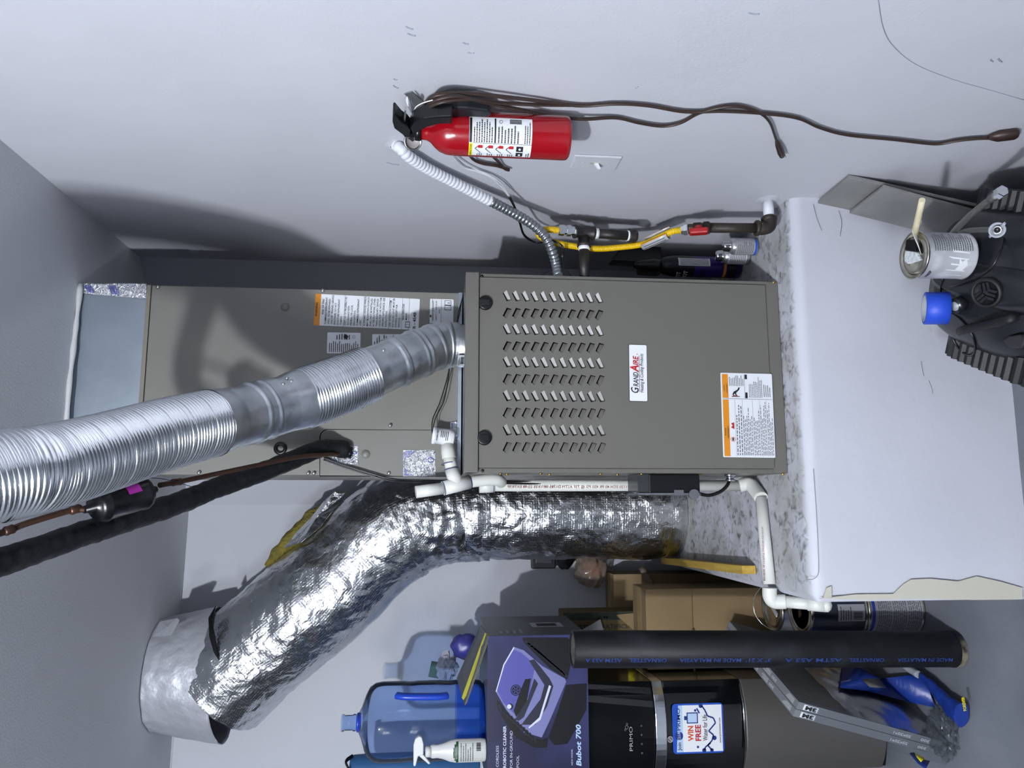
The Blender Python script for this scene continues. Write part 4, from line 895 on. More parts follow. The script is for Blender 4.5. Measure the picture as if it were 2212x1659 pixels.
d0, d1 = tb, at(1372, 510, X=.398); MB().tube([d0, d0.lerp(d1, .1)], .0150, 18).build('thread_sealant', WHITE, gas); MB().tube([d0.lerp(d1, .08), d0.lerp(d1, .85)], .0136, 18).build('pipe', IRON, gas); MB().tube([d0.lerp(d1, .80), d0.lerp(d1, .86)], .0148, 18).build('thread_sealant', WHITE, gas)
MB().lathe([(.018, 0), (.019, .003), (.0175, .008), (.0185, .012), (.0185, .020), (.015, .024)], d0.lerp(d1, .84), d1-d0, 18).build('drip_cap', IRON, gas)
c = e0.copy(); mb = MB(); mb.grid(lambda a, b: V((WR-.004*(1-a), c.y+math.cos(b*6.283)*(.014+a*.018*(1+.4*noise.noise(V((b*7, 0, 0))))), c.z+math.sin(b*6.283)*(.014+a*.018))), 3, 28); mb.build('plaster_collar', WALL, gas)

# ================================================================== cans and sprayer between furnace and wall
def can_thing(name, label, cat, base, r, h, prof, m, group=None):
    t = thing(name, label, cat, base, group); MB().lathe(prof, base, Z_, 30).build('body', m, t); return t
SILV = mat('silver_can', 'b9bbc0', .28, .8)
ZB = HP+.006
for base, lab, tl in ((V((.410, .118, ZB)), 'small grey solvent can with a blue base band, nearest the gas pipe', 1), (V((.400, .180, ZB)), 'small grey solvent can between the spray can and the banded can', 0)):
    r, h = .0245, .072; t = thing('solvent_can', lab, 'can', base, 'small solvent cans beside the furnace')
    MB().lathe([(r-.001, 0), (r, .002), (r, h), (r-.002, h+.003), (r-.004, h+.008)], base, Z_, 30).build('body', SILV, t)
    MB().lathe([(r+.0004, .010), (r+.0004, h-.004)], base, Z_, 30, caps=False).build('paper_label', GLAB if tl else mat('pale_label', 'c9cbd0', .45), t)
    MB().lathe([(.017, 0), (.017, .003), (.0155, .0035), (.017, .006), (.0155, .0075), (.017, .010), (.0155, .0115), (.0165, .014), (.013, .019), (.0125, .0205), (0, .0205)], base+Z_*(h+.008), Z_, 24).build('screw_cap', CHROME, t)
    if tl: MB().lathe([(r+.0008, .003), (r+.0008, .010)], base, Z_, 30, caps=False).build('blue_band', mat('band_blue', '2456b8', .4), t)
    f = lambda u, v, l: base+Z_*v+(vd*math.cos(u/r)+sd*math.sin(u/r))*(r+.0006+l)
    p = Print(f, .0003); p.scribble(-.018, .014, .018, h-.008, 9, 0); p.build('lettering', INKG, t)
base = V((.388, .258, ZB)); r = .033
sc_ = thing('spray_can', 'tall purple and black aerosol can behind the small solvent cans', 'spray can', base)
PURP = mat('purple_can', '2c1470', .35); PURK = mat('black_can', '0b0b12', .35)
zc = lambda px: at(px, 545, Y=base.y).z-base.z
htop = zc(1432)
mb = MB(); mb.lathe([(r-.002, 0), (r, .004), (r, htop*.62), (r, htop*.88), (r-.006, htop), (.02, htop+.012)], base, Z_, 32, [0, 0, 1, 1, 1]); mb.build('body', [PURP, PURK], sc_)
MB().lathe([(.021, 0), (.022, .02), (.016, .06), (.009, .085)], base+Z_*(htop+.01), Z_, 20).build('nozzle_cap', BLACK, sc_)
f = lambda u, v, l: base+Z_*v+(vd*math.cos(u/r)+sd*math.sin(u/r))*(r+.0005+l)
p = Print(f, .0004)
p.rect(.008, htop*.42, .034, htop*.84, 0, 1, 4)
for k in range(6): p.rect(.011+.004*k, htop*.44, .0125+.004*k, htop*.82, 3, 2)
p.text('HOT', -.046, htop*.80, .018, .034, 0, bold=.02); p.text('SHOT', -.048, htop*.71, .018, .040, 0, bold=.02); p.text('BUG', -.040, htop*.48, .020, .036, 3, bold=.03)
p.rect(-.04, htop*.20, .03, htop*.235, 2, 1, 6); p.rect(-.03, htop*.06, .02, htop*.17, 3, 1, 5)
p.build('lettering', [LBL, INK, ORANGE, PURK], sc_)
base = V((.335, .36, ZB)); sp_ = thing('trigger_sprayer', 'white bottle with black trigger sprayer standing in the dark gap', 'spray bottle', base)
zt_ = at(1432, 575, Y=.36).z-base.z
MB().lathe([(.036, 0), (.038, .005), (.038, zt_*.85), (.03, zt_*.97), (.018, zt_)], base, Z_, 24, sq=.7).build('bottle', mat('bottle_white', '9a9c98', .4), sp_)
q = [at(x, y, Y=.34) for x, y in ((1430, 588), (1384, 585), (1382, 567), (1320, 563), (1350, 524), (1428, 527))]
mb = MB(); mb.slab(q, V((0, .05, 0))); mb.build('trigger_head', BLACK, sp_, bevel=.003)

# ================================================================== tiles leaning on the right wall
def leaning_tile(a_px, b_px, xa, foot, lab):
    A = at(*a_px, X=xa); B = at(*b_px, X=xa+.006); B.z = A.z
    a2, b2 = V((foot, A.y, .004)), V((foot, B.y, .004)); n = (B-A).cross(a2-A).normalized()
    mb = MB(); mb.slab([A, B, b2, a2], -n*.009 if n.x < 0 else n*.009)
    o = mb.build('porcelain_tile', TILE, bevel=.001); tag(o, lab, 'tile', 'tiles leaning on the wall'); return o
leaning_tile((1762, 443), (1845, 384), .462, .372, 'taller grey porcelain tile leaning against the wall')
leaning_tile((1835, 461), (1922, 406), .430, .335, 'shorter grey porcelain tile leaning on the taller one')

# ================================================================== robotic pool cleaner on the floor
RB = V((.150, -.43, 0)); RYAW = -.45; RU = Matrix.Translation(RB) @ Matrix.Rotation(-RYAW, 4, 'Z') @ Matrix.Translation(-RB)
robot = thing('pool_robot', 'dark grey robotic pool cleaner on the floor in front of the platform', 'pool cleaner', RB)
RG = mat('robot_shell', '1a1d22', .30, bump=(300, .05, .001)); RK = mat('robot_rubber', '0a0b0d', .6)
def sell(z, hx, hy, cy, n=40, e=3.2, cx=0):
    out = []
    for i in range(n):
        t = 2*math.pi*i/n; c, s_ = math.cos(t), math.sin(t)
        out.append(RB+V((cx+hx*math.copysign(abs(c)**(2/e), c), cy+hy*math.copysign(abs(s_)**(2/e), s_), z)))
    return out
def loft(rings, m, name, parent, lab=None, cap=True):
    n = len(rings[0]); mb = MB(); vs_ = [p for r in rings for p in r]
    fs = [(i*n+j, i*n+(j+1) % n, (i+1)*n+(j+1) % n, (i+1)*n+j) for i in range(len(rings)-1) for j in range(n)]
    mb.add(vs_, fs, 0, True)
    if cap: mb.add(rings[-1], [tuple(range(n))], 0, True)
    return mb.build(name, m, parent, label=lab)
loft([sell(.06, .165, .19, 0), sell(.10, .172, .20, 0), sell(.19, .172, .20, 0), sell(.24, .170, .195, .005), sell(.275, .160, .178, .02), sell(.303, .14, .15, .04), sell(.322, .11, .115, .055), sell(.329, .08, .08, .06)], RG, 'shell', robot)
loft([sell(.255, .060, .185, -.02, e=2.6), sell(.29, .058, .172, -.01, e=2.6), sell(.32, .050, .15, .01, e=2.6), sell(.337, .040, .12, .03, e=2.6), sell(.345, .028, .09, .04, e=2.6)], RG, 'top_spine', robot)
def belt(sx, lab):
    mb = MB(); N = 44; pr = []
    Lh, rr = .085, .128
    per = 4*Lh+2*math.pi*rr
    for i in range(N*4):
        s_ = per*i/(N*4); tooth = .0075 if i % 4 < 2 else 0
        if s_ < 2*Lh: y, z, ny, nz = -Lh+s_, rr, 0, 1
        elif s_ < 2*Lh+math.pi*rr: t = (s_-2*Lh)/rr; y, z, ny, nz = Lh+math.sin(t)*rr, math.cos(t)*rr, math.sin(t), math.cos(t)
        elif s_ < 4*Lh+math.pi*rr: y, z, ny, nz = Lh-(s_-2*Lh-math.pi*rr), -rr, 0, -1
        else: t = (s_-4*Lh-math.pi*rr)/rr; y, z, ny, nz = -Lh-math.sin(t)*rr, -math.cos(t)*rr, -math.sin(t), -math.cos(t)
        pr.append((y+ny*tooth, z+nz*tooth))
    n = len(pr); x0, x1 = RB.x+sx*.145, RB.x+sx*.205
    vs_ = [V((x0, RB.y+y, .137+z)) for y, z in pr]+[V((x1, RB.y+y, .137+z)) for y, z in pr]
    mb.add(vs_, [(i, (i+1) % n, n+(i+1) % n, n+i) for i in range(n)]+[tuple(range(n, 2*n)), tuple(range(n))[::-1]], 0, False); mb.build('track_belt', RK, robot, label=lab)
belt(-1, 'ribbed rubber track nearest the paint-chipped corner'); belt(1, 'ribbed rubber track against the tiles')
vc = RU @ at(2130, 633, Z=.352); mb = MB(); axv = V((-.15, -.45, .9)).normalized(); M = frame(vc, X_, axv.cross(X_))
mb.lathe([(.031, -.02), (.034, 0), (.030, .005), (.026, .002), (.025, -.004), (0, -.004)], vc, axv, 28); vent = mb.build('vent_disc', RK, robot, label='round vent with slanted ribs')
for k in range(3):
    for j in (-1, 0, 1):
        Mk = M @ Matrix.Rotation(2.094*k+.4, 4, 'Z'); MB().box((.004, j*.0085-.0028, -.002), (.022, j*.0085+.0028, .004), 0, Mk).build('vent_rib', RG, vent)
kc = RU @ at(2066, 660, Z=.350); MB().lathe([(.017, -.03), (.018, 0), (.016, .006), (.011, .006), (.010, .009), (0, .009)], kc, V((-.3, -.3, .9)), 22, [0, 0, 0, 1, 1]).build('float_knob', [RG, mat('knob_grey', '9a9da3', .4)], robot, label='grey knob')
P = [RU @ at(x, y, Z=z+.018) for x, y, z in ((2036, 600, .33), (2032, 640, .32), (2045, 668, .31), (2075, 690, .31), (2098, 720, .30), (2107, 750, .28), (2098, 768, .26), (2078, 760, .25), (2060, 735, .26), (2052, 700, .28))]
MB().tube(spline(P, 8), .0026, 8).build('power_cable', BLACK, robot, label='thin black cable looped over the shell')
P = [RU @ at(x, y, Z=z+.015) for x, y, z in ((2168, 515, .30), (2160, 545, .325), (2140, 580, .335), (2110, 600, .335), (2070, 615, .335), (2045, 620, .325))]
MB().tube(spline(P, 8), .0024, 8).build('power_cable', BLACK, robot)
P = [RU @ at(x, y, Z=z) for x, y, z in ((2072, 716, .315), (2085, 712, .338), (2140, 700, .345), (2180, 690, .345), (2195, 684, .325))]
MB().tube(spline(P, 8), .010, 12, flat=.7).build('carry_handle', RK, robot, label='raised black carrying handle')
P = [RU @ at(x, y, Z=.305) for x, y in ((2165, 735), (2178, 726), (2202, 722), (2212, 735), (2205, 752), (2180, 752))]; MB().slab(P, V((0, 0, -.012))).build('side_window', mat('robot_window', '2b2c2f', .5), robot, bevel=.003)
robot.rotation_euler.z = RYAW
# paint can with brush
pcb = at(2078, 553, Z=.352); pcb.z = .350
pcan = thing('paint_can', 'small dented white paint can standing on the pool cleaner', 'paint can', pcb)
pr_, ph = .052, .118
tiltM = None; pax = V((-.02, .0, 1)).normalized()
WCAN = mat('worn_white_can', 'b4b5bb', .5, var=(20, 'd6d7dc', .5, .7)); 
MB().lathe([(pr_-.002, 0), (pr_+.0015, .001), (pr_, .004), (pr_, ph-.004), (pr_+.002, ph-.001), (pr_+.002, ph+.002), (pr_-.004, ph+.002), (pr_-.005, ph-.003), (pr_-.010, ph-.003), (pr_-.011, ph+.001), (pr_-.016, ph+.001), (pr_-.017, ph-.006), (0, ph-.006)], pcb, pax, 44, [0, 0, 0, 1, 1, 1, 1, 1, 1, 1, 1, 1]).build('tin', [WCAN, TIN], pcan)
pv = CAM-pcb; pv.z = 0; pv.normalize(); ps = Z_.cross(pv)
f = lambda u, v, l: pcb+pax*v+(pv*math.cos(u/pr_)+ps*math.sin(u/pr_))*(pr_+.0006+l)
p = Print(f, .0005); p.scribble(.012, .012, .062, .105, 17, 0); p.text('PREP', -.056, .098, .010, .022, 1, bold=.02)
for k in range(5): p.poly([(-.05+.014*k, .02), (-.047+.014*k, .022), (-.045+.015*k, .062+.01*(k % 2)), (-.047+.014*k, .06)], 2, 1)
p.poly([(-.034, .028), (-.02, .02), (-.006, .026), (-.012, .036), (-.004, .044), (-.02, .040), (-.03, .046)], 2, 1)
p.build('lettering', [INKG, INK, WHITE], pcan)
bt = thing('paint_brush', 'paint brush with pale wooden handle lying across the paint can', 'paint brush', pcb+pax*ph)
h0, h1 = at(1992, 432, Z=.52), at(1976, 505, Z=.475)
MB().tube([h0, h0.lerp(h1, .3), h0.lerp(h1, .7), h1], [.0065, .0068, .0072, .0075], 12).build('handle', mat('birch', 'd9cfae', .5), bt)
q = [at(x, y, Z=.47) for x, y in ((1957, 517), (1974, 516), (1978, 545), (1954, 541))]; mb = MB(); mb.slab(q, V((0, 0, -.012))); mb.build('ferrule', BLACK, bt, bevel=.002)
q = [at(x, y, Z=.468) for x, y in ((1954, 541), (1978, 544), (1988, 562), (1960, 570), (1948, 560))]; mb = MB(); mb.slab(q, V((0, 0, -.010))); mb.build('bristles', mat('painted_bristle', 'd5dcdf', .7, bump=(90, .6, .01)), bt, bevel=.002)
wp = thing('paper_wrapper', 'twisted strip of printed paper standing on the paint can lid', 'paper', pcb+pax*ph)
cl = [at(x, y, Z=z) for x, y, z in ((1989, 475, .49), (1976, 500, .48), (1981, 525, .475), (1988, 548, .46), (1985, 572, .452))]
mb = MB(); sp = spline(cl, 6); n = len(sp)
mb.grid(lambda a, b: sp[min(int(a*(n-1)), n-1)]+(V((.0, -.010, .012))*math.cos(a*2.4)+V((.012, 0, .004))*math.sin(a*2.4))*(b-.5)*(1.9-1.2*abs(a-.5)), n-1, 4); o = mb.build('strip', mat('wrapper_paper', 'dcdde0', .6), wp, solid=.0005)
# blue masking tape
tb = at(2033, 672, Z=.30); tpo = thing('masking_tape', 'roll of blue masking tape lying on the pool cleaner', 'tape roll', tb)
ta, tb2 = at(2049, 666, Z=.358), at(1998, 666, Z=.403); axt = (tb2-ta).normalized()
MB().lathe([(.036, 0), (.038, .001), (.038, .050), (.036, .051), (.030, .051), (.030, 0), (.036, 0)], ta, axt, 40, caps=False).build('tape', mat('tape_blue', '1f49c4', .5), tpo)
MB().lathe([(.0305, 0), (.0305, .0515), (.0285, .0515), (.0285, 0), (.0305, 0)], ta, axt, 40, caps=False).build('cardboard_core', mat('core_grey', 'aab0b8', .6), tpo)
cupb = at(2062, 722, Z=.24); mb = MB(); cax = V((-.6, -.3, .3)).normalized()
o = MB().lathe([(.010, 0), (.012, .001), (.0135, .03), (.0125, .03), (.011, .004), (0, .004)], cupb, cax, 20).build('plastic_fitting', CUP); tag(o, 'small clear plastic fitting below the blue tape roll', 'fitting')
# braided hoses
BRD = mat('braided_steel', '8b8c86', .33, .9, bump=(700, .7, .002))
hs = thing('braided_hose', 'braided steel supply hose rising towards the wall', 'hose', at(2060, 520, Z=.34))
P = [at(2050, 515, Z=.36), at(2070, 490, Z=.385), at(2100, 462, Z=.40), at(2130, 438, Z=.405), at(2158, 418, Z=.41)]; SP = spline(P, 10)
MB().tube(SP, .0072, 16).build('braid', BRD, hs)
dd = (SP[-1]-SP[-4]).normalized(); MB().lathe([(.0085, -.03), (.0085, 0)], SP[-1], dd, 16).build('ferrule', BRD, hs); MB().lathe([(.0085, 0), (.0125, .001), (.0125, .014), (.011, .016)], SP[-1]-dd*.002, dd, 6, sm=False).build('hex_nut', CHROME, hs)
hs = thing('braided_hose', 'braided hose with grey plastic wing nut facing the camera', 'hose', at(2080, 505, Z=.34))
P = [at(2062, 512, Z=.345), at(2085, 500, Z=.35), at(2115, 497, Z=.352), at(2146, 497, Z=.355)]; MB().tube(spline(P, 8), .0062, 14).build('braid', BRD, hs)
wc_ = at(2154, 497, Z=.358); wax = (CAM-wc_).normalized(); GP = mat('grey_nut', 'a4a8b2', .45)
MB().lathe([(.012, -.012), (.0165, -.006), (.0165, .006), (.0135, .008), (.0125, .002), (0, .002)], wc_, wax, 24).build('wing_nut', GP, hs)
MB().lathe([(.009, .002), (.009, .011), (.0062, .011), (.0058, .003), (0, .003)], wc_+wax*.001, wax, 20, [0, 0, 0, 1]).build('brass_seat', [CHROME, BLACK], hs)
for sgn in (-1, 1):
    dv = (at(2172, 481, Z=.358)-at(2136, 513, Z=.358)).normalized()*sgn; MB().tube([wc_+dv*.013, wc_+dv*.025], [.0045, .0035], 10, flat=.6).build('wing', GP, hs)

# ================================================================== left side: back wall fitting, pine offcut, bag, boxes
yw = 1.295
q = [at(x, y, Y=yw-.02) for x, y in ((1200, 1228), (1199, 1170), (1147, 1170), (1149, 1226))]
wbx = thing('chime_box', 'black framed wall box half hidden behind the foil duct', 'wall box', q[0])
lo = V((min(p.x for p in q), yw-.035, min(p.z for p in q))); hi = V((max(p.x for p in q), yw-.001, max(p.z for p in q)))
MB().box(lo, hi).build('frame', mat('frame_black', '15161a', .4), wbx, bevel=.006)
MB().box((lo.x+.022, yw-.045, lo.z+.018), (hi.x, yw-.03, hi.z-.016)).build('cover', mat('cover_grey', '3c3e44', .35), wbx, bevel=.003)
a, b = at(1446, 1211, Z=HP+.012), at(1628, 1240, Z=HP+.012); d = (b-a); sdv = V((d.y, -d.x, 0)).normalized()
mb = MB(); W_ = .034; pts = [a-sdv*0, b-sdv*0, b+sdv*W_, a+sdv*W_]; pts = [V((p.x, p.y, HP+.004)) for p in pts]
sdv = V((-abs(sdv.x), sdv.y*math.copysign(1, -sdv.x) if sdv.x else 0, 0)); base_ = [V((a.x, a.y, HP+.004)), V((b.x, b.y, HP+.004))]
aa, bb = base_; aa.x -= .012; w2 = V((.024, .003, 0)); mb.hexa([aa-w2*0, bb, bb+w2, aa+w2]+[p+Z_*.042 for p in (aa, bb, bb+w2, aa+w2)])
o = mb.build('wood_offcut', WOOD, bevel=.001); tag(o, 'yellow pine offcut lying along the left edge of the platform top', 'wood')
def box_thing(name, label, lo, hi, m, rotz=0, group=None, flaps=True, cat='box'):
    c = V(((lo[0]+hi[0])/2, (lo[1]+hi[1])/2, lo[2])); M = Matrix.Translation(c) @ Matrix.Rotation(rotz, 4, 'Z') @ Matrix.Translation(-c)
    t = thing(name, label, cat, c, group); MB().box(lo, hi, 0, M).build('carton', m, t, bevel=.003)
    if flaps:
        MB().box((lo[0]+.002, (lo[1]+hi[1])/2-.028, hi[2]), (hi[0]-.002, (lo[1]+hi[1])/2+.028, hi[2]+.0008), 0, M).build('packing_tape', mat('brown_tape', '9a8458', .35), t)
    return t, M
zb = lambda px, py, Y: at(px, py, Y=Y).z
xb = lambda px, py, Y: at(px, py, Y=Y).x
yb1 = .79; zt1 = zb(1395, 1300, yb1); zm1 = zb(1496, 1300, yb1); xr1 = xb(1450, 1272, yb1)
box_thing('cardboard_box', 'plain brown cardboard box beside the platform, bottom of its stack', (xr1-.28, yb1+.005, .0), (xr1, yb1+.185, zm1-.001), CARD, group='brown cardboard boxes', flaps=False)
t, M = box_thing('cardboard_box', 'plain brown cardboard box beside the platform, top of the nearer stack', (xr1-.28, yb1, zm1), (xr1, yb1+.185, zt1), CARD, group='brown cardboard boxes')
mb = MB(); mb.tube([V((xr1-.14, yb1-.004, zm1+.004)), V((xr1-.22, yb1-.005, zm1-.006)), V((xr1-.3, yb1-.004, zm1+.006))], .004, 6); mb.build('crushed_edge', CARD, t)
yb2 = 1.12; zt2 = zb(1326, 1280, yb2); xr2 = xb(1350, 1240, yb2); 
box_thing('cardboard_box', 'brown cardboard box against the back wall behind the others', (xr2-.34, yb2, 0), (xr2, yb2+.155, zt2), CARD, group='brown cardboard boxes')
# plastic bag with orange contents on the back box
bgc = at(1385, 1218, Y=1.16); bag = thing('plastic_bag', 'clear plastic bag with orange contents slumped on the rear cardboard box', 'bag', V((bgc.x, 1.19, zt2)))
cb = V((bgc.x-.02, 1.195, zt2+.066))
def lump(rx, ry, rz, c, amp, fr, sd_=0): return lambda a, b: c+V((rx*math.sin(b*math.pi)*math.cos(a*6.2832), ry*math.sin(b*math.pi)*math.sin(a*6.2832), rz*math.cos(b*math.pi)))*(1+amp*noise.noise(V((math.sin(b*math.pi)*math.cos(a*6.2832)*fr+sd_, math.sin(b*math.pi)*math.sin(a*6.2832)*fr, math.cos(b*math.pi)*fr))))
MB().grid(lump(.05, .05, .04, cb, .35, 2.5), 20, 14).build('contents', mat('orange_stuff', '8c3d10', .6, var=(14, '4a1c08', .4, .65)), bag)
BAGF = clear_material('bag_film', 'd9cfc6', .15, .30, 'b3a294')
MB().grid(lump(.075, .062, .062, cb+V((0, 0, .012)), .3, 3.0, 3), 34, 24).build('film', BAGF, bag)
P = [at(1386, 1225, Y=1.10), at(1394, 1240, Y=1.095), at(1408, 1262, Y=1.09)]; SP = spline(P, 6)
mb = MB(); mb.tube(SP, [.018, .016, .012, .014, .012, .010, .011, .009, .012, .010, .014, .012, .016][:len(SP)], 10, disp=lambda p, d, t, a: p+d*.006*noise.noise(p*60)); mb.build('twisted_neck', BAGF, bag)
blk = at(1330, 1200, Y=1.22); o = MB().grid(lump(.075, .05, .045, V((blk.x+.02, 1.235, zt2+.18)), .2, 2), 18, 12).build('hanging_sack', BLACK); tag(o, 'black rounded bundle hanging behind the foil duct', 'bundle')

# large artificial-tree carton behind the robot box
zt3 = zb(1218, 1330, .98); xr3 = xb(1300, 1322, .98)
t, M = box_thing('tree_carton', 'tall olive carton with dark green band and block lettering behind the robot box', (xr3-.42, .985, 0), (xr3+.0, 1.11, zt3), CARDK, flaps=False)
f = plane_fn((xr3-.42, .985, 0), X_, Z_); f = (lambda o_, u_, v_: (lambda a, b, l: V(o_)+u_*a+v_*b+V((0, -l, 0))))((xr3, .985, zt3), -Z_, X_)
p = Print(f, .0008)
p.rect(.0, -.03, .36, -.002, 1); p.text('7 FT 18 MODULE', .03, -.026, .024, .26, 0, bold=.02)
p.text('CHRISTMAS ARTIFICIAL TREE', -.0, -.062, .022, .34, 0, bold=.02); p.text('(T-38) A BLOCKED', .0, -.095, .022, .28, 0, bold=.02)
p.rect(.245, -.14, .33, -.10, 2); p.text('4 FT', .255, -.132, .02, .06, 0, bold=.03)
p.build('lettering', [INK, mat('band_green', '1c2a1c', .6), YEL], t)
fl = [at(x, y, Y=.979) for x, y in ((1330, 1328), (1394, 1322), (1396, 1362), (1372, 1364))]; mb = MB(); mb.slab(fl, V((0, .004, 0))); mb.build('flap', CARD, t)

# ================================================================== paint cans on the floor beside the platform
def gallon(name, lab, base, navy, group):
    t = thing(name, lab, 'paint can', base, group); r, h = .0815, .188
    m = NAVY if navy == 1 else (GLAB if navy == 0 else SILV)
    prof = [(r-.002, 0), (r+.002, .001), (r+.002, .006), (r, .008), (r, h-.010), (r+.0025, h-.006), (r+.0025, h), (r-.004, h), (r-.005, h-.006), (r-.013, h-.006), (r-.014, h-.001), (r-.018, h-.001), (r-.020, h-.005), (0, h-.005)]
    MB().lathe(prof, base, Z_, 48, [1, 1, 1, 0, 1, 1, 1, 1, 1, 1, 1, 1, 1]).build('tin', [m, TIN], t); return t, r, h
cb_ = V((-.682, .435, 0)); pvn = (CAM-cb_); pvn.z = 0; pvn.normalize(); psn = Z_.cross(pvn)
t, r, h = gallon('gallon_can', 'grey-labelled gallon paint can on the floor, bottom of the stack beside the platform', cb_, 0, 'gallon paint cans beside the platform')
f = lambda u, v, l: cb_+Z_*v+(pvn*math.cos(u/r)+psn*math.sin(u/r))*(r+.0006+l)
p = Print(f, .0005); p.rect(-.10, h-.022, .10, h-.012, 1, 1, 16)
for k in range(3): p.scribble(-.09, .012+.05*k, .09, .058+.05*k, 7, 0)
p.build('lettering', [INKG, mat('label_navy', '1f2f8a', .4)], t)
cb2 = cb_+Z_*(h+.001); t, r, h = gallon('gallon_can', 'navy gallon paint can stacked on the grey can beside the platform', cb2, 1, 'gallon paint cans beside the platform')
f = lambda u, v, l: cb2+Z_*v+(pvn*math.cos(u/r)+psn*math.sin(u/r))*(r+.0006+l)
p = Print(f, .0005); p.rect(-.04, .012, .012, .10, 1, 1, 6); p.barcode(-.036, .02, -.01, .05, 0); p.scribble(-.036, .055, .008, .095, 5, 0); p.text('F', .03, .13, .03, .02, 1, bold=.03); p.scribble(.03, .03, .06, .09, 5, 1)
p.build('lettering', [INK, GLAB], t)
mb = MB(); lc = cb2+Z_*(h-.0035); mb.lathe([(r-.021, 0), (0, 0)], lc, Z_, 40); mb.build('lid', mat('cream_lid', 'c9c0a4', .5, var=(9, 'b0a88c', .4, .7)), t)
P_ = [(lc+V((-.01+.015*math.cos(k)*(1+.35*math.sin(3*k)), .0+.015*math.sin(k)*(1+.3*math.cos(2*k)), .0012))) for k in [6.2832*i/18 for i in range(18)]]; MB().poly(P_).build('paint_splat', BLACK, t)
cb3 = V((-.700, .640, .19)); 
t, r, h = gallon('gallon_can', 'bare metal gallon paint can with wire handle, behind the navy can', cb3, 2, 'gallon paint cans beside the platform')
P = [cb3+V((r*math.cos(a_)*1.03, r*.9*math.sin(a_)*.35-.0, h-.03+.085*math.sin(a_))) for a_ in [math.pi*k/12 for k in range(13)]]; MB().tube(P, .0014, 6).build('wire_handle', CHROME, t)
MB().box((-.045, -.008, 0), (.045, .008, .003), 0, Matrix.Translation(cb3+Z_*(h-.003)) @ Matrix.Rotation(1.0, 4, 'Z')).build('lid_label', WHITE, t)
t, r, h = gallon('gallon_can', 'gallon paint can under the one with the wire handle', V((-.700, .640, 0)), 0, 'gallon paint cans beside the platform')

# ================================================================== steel pipe standing on the floor
pb = at(2068, 1402, Z=0); pb.z = .001; pt_ = at(1236, 1402, Y=pb.y); SR = .051
stp = thing('steel_pipe', 'black printed steel pipe standing upright in front of the boxes', 'pipe', pb)
dz = pt_.z; axp = (V((pt_.x, pt_.y, dz))-pb).normalized(); L = (V((pt_.x, pt_.y, dz))-pb).length
MB().lathe([(SR-.004, 0), (SR, .008), (SR, L-.001), (SR-.0015, L), (SR-.007, L), (SR-.007, L-.12)], pb, axp, 44, caps=False).build('tube', STEELP, stp)
MB().lathe([(SR-.008, 0), (0, 0)], pb+axp*(L-.004), axp, 30).build('pipe_plug', mat('packed_insulation', '8f8c80', .9, bump=(120, .8, .01), var=(60, '5d5a50', .35, .7)), stp)
MB().lathe([(SR+.0005, .002), (SR+.0012, .020)], pb, axp, 40, caps=False).build('worn_end', mat('bare_metal_edge', '8d8671', .6, .3, var=(30, '201f1c', .42, .6)), stp)
pvp = CAM-pb; pvp.z = 0; pvp.normalize(); psp = Z_.cross(pvp)
f = lambda u, v, l: pb+axp*u+(pvp*math.cos(v/SR)-psp*math.sin(v/SR))*(SR+.0006+l)
p = Print(f, .0003); BLI = mat('blue_stencil', '223a7c', .6)
zp = lambda px: at(px, 1402, Y=pb.y).z
for tx, a_, b_ in (('ASTM A53 A', 1335, 1258), ('ORNASTEEL', 1430, 1350), ('MADE IN MALAYSIA', 1587, 1457), ('3" X 21\'', 1650, 1598), ('ASTM A53 A', 1800, 1680), ('ORNASTEEL', 1890, 1815), ('MADE IN MALAYSIA', 2035, 1918)):
    p.text(tx, zp(a_), .026, .017, zp(b_)-zp(a_), 0, bold=.015)
p.build('lettering', BLI, stp)['kind'] = 'stuff'

# ================================================================== water dispenser
DYF = .60; dxr = xb(1560, 1474, DYF); dxl = dxr-.30; dtop = zb(1270, 1600, DYF); dyb = .93
disp = thing('water_dispenser', 'black and grey water dispenser standing on the floor left of the boxes', 'water dispenser', V(((dxr+dxl)/2, .74, 0)))
DGB = mat('dispenser_grey', '4f4d4a', .42); DBK = mat('dispenser_black', '08090c', .16, coat=.4)
zal0, zal1, zbd0, zbd1 = zb(1612, 1560, DYF), zb(1440, 1560, DYF), zb(1438, 1560, DYF), zb(1416, 1560, DYF)
def dsec(bulge):                                  # plan outline, front bowed towards the camera
    out = [];
    for k in range(17):
        t = -1+2*k/16; out.append(((dxl+dxr)/2+t*.15, DYF+.045-bulge*(1-abs(t)**2.6)-(.0 if abs(t) < 1 else 0)))
    return out+[(dxr, dyb), (dxl, dyb)]
def dloft(z0, z1, b0, b1, m, name, lab=None, bev=.004, inset=0):
    A, B = dsec(b0), dsec(b1); n = len(A); cx = (dxl+dxr)/2
    A = [(cx+(x-cx)*(1-inset), y) for x, y in A]; B = [(cx+(x-cx)*(1-inset), y) for x, y in B]
    mb = MB(); mb.add([V((x, y, z0)) for x, y in A]+[V((x, y, z1)) for x, y in B], [tuple(range(n))[::-1], tuple(range(n, 2*n))]+[(i, (i+1) % n, n+(i+1) % n, n+i) for i in range(n)], 0, False)
    return mb.build(name, m, disp, label=lab, bevel=bev)
dloft(.012, zal0, .045, .045, DGB, 'cabinet', 'grey lower cabinet')
dloft(.0, .012, .02, .02, BLACK, 'plinth', None, 0, .04)
dloft(zal0+.001, zal1, .030, .030, DBK, 'alcove_panel', 'glossy black dispensing front')
dloft(zal1+.001, zbd1, .050, .050, CHROME, 'chrome_band', 'curved silver band', .002)
dloft(zbd1+.001, dtop, .047, .030, DBK, 'control_head', 'glossy black control head')
dy_front = lambda bulge: DYF+.045-bulge
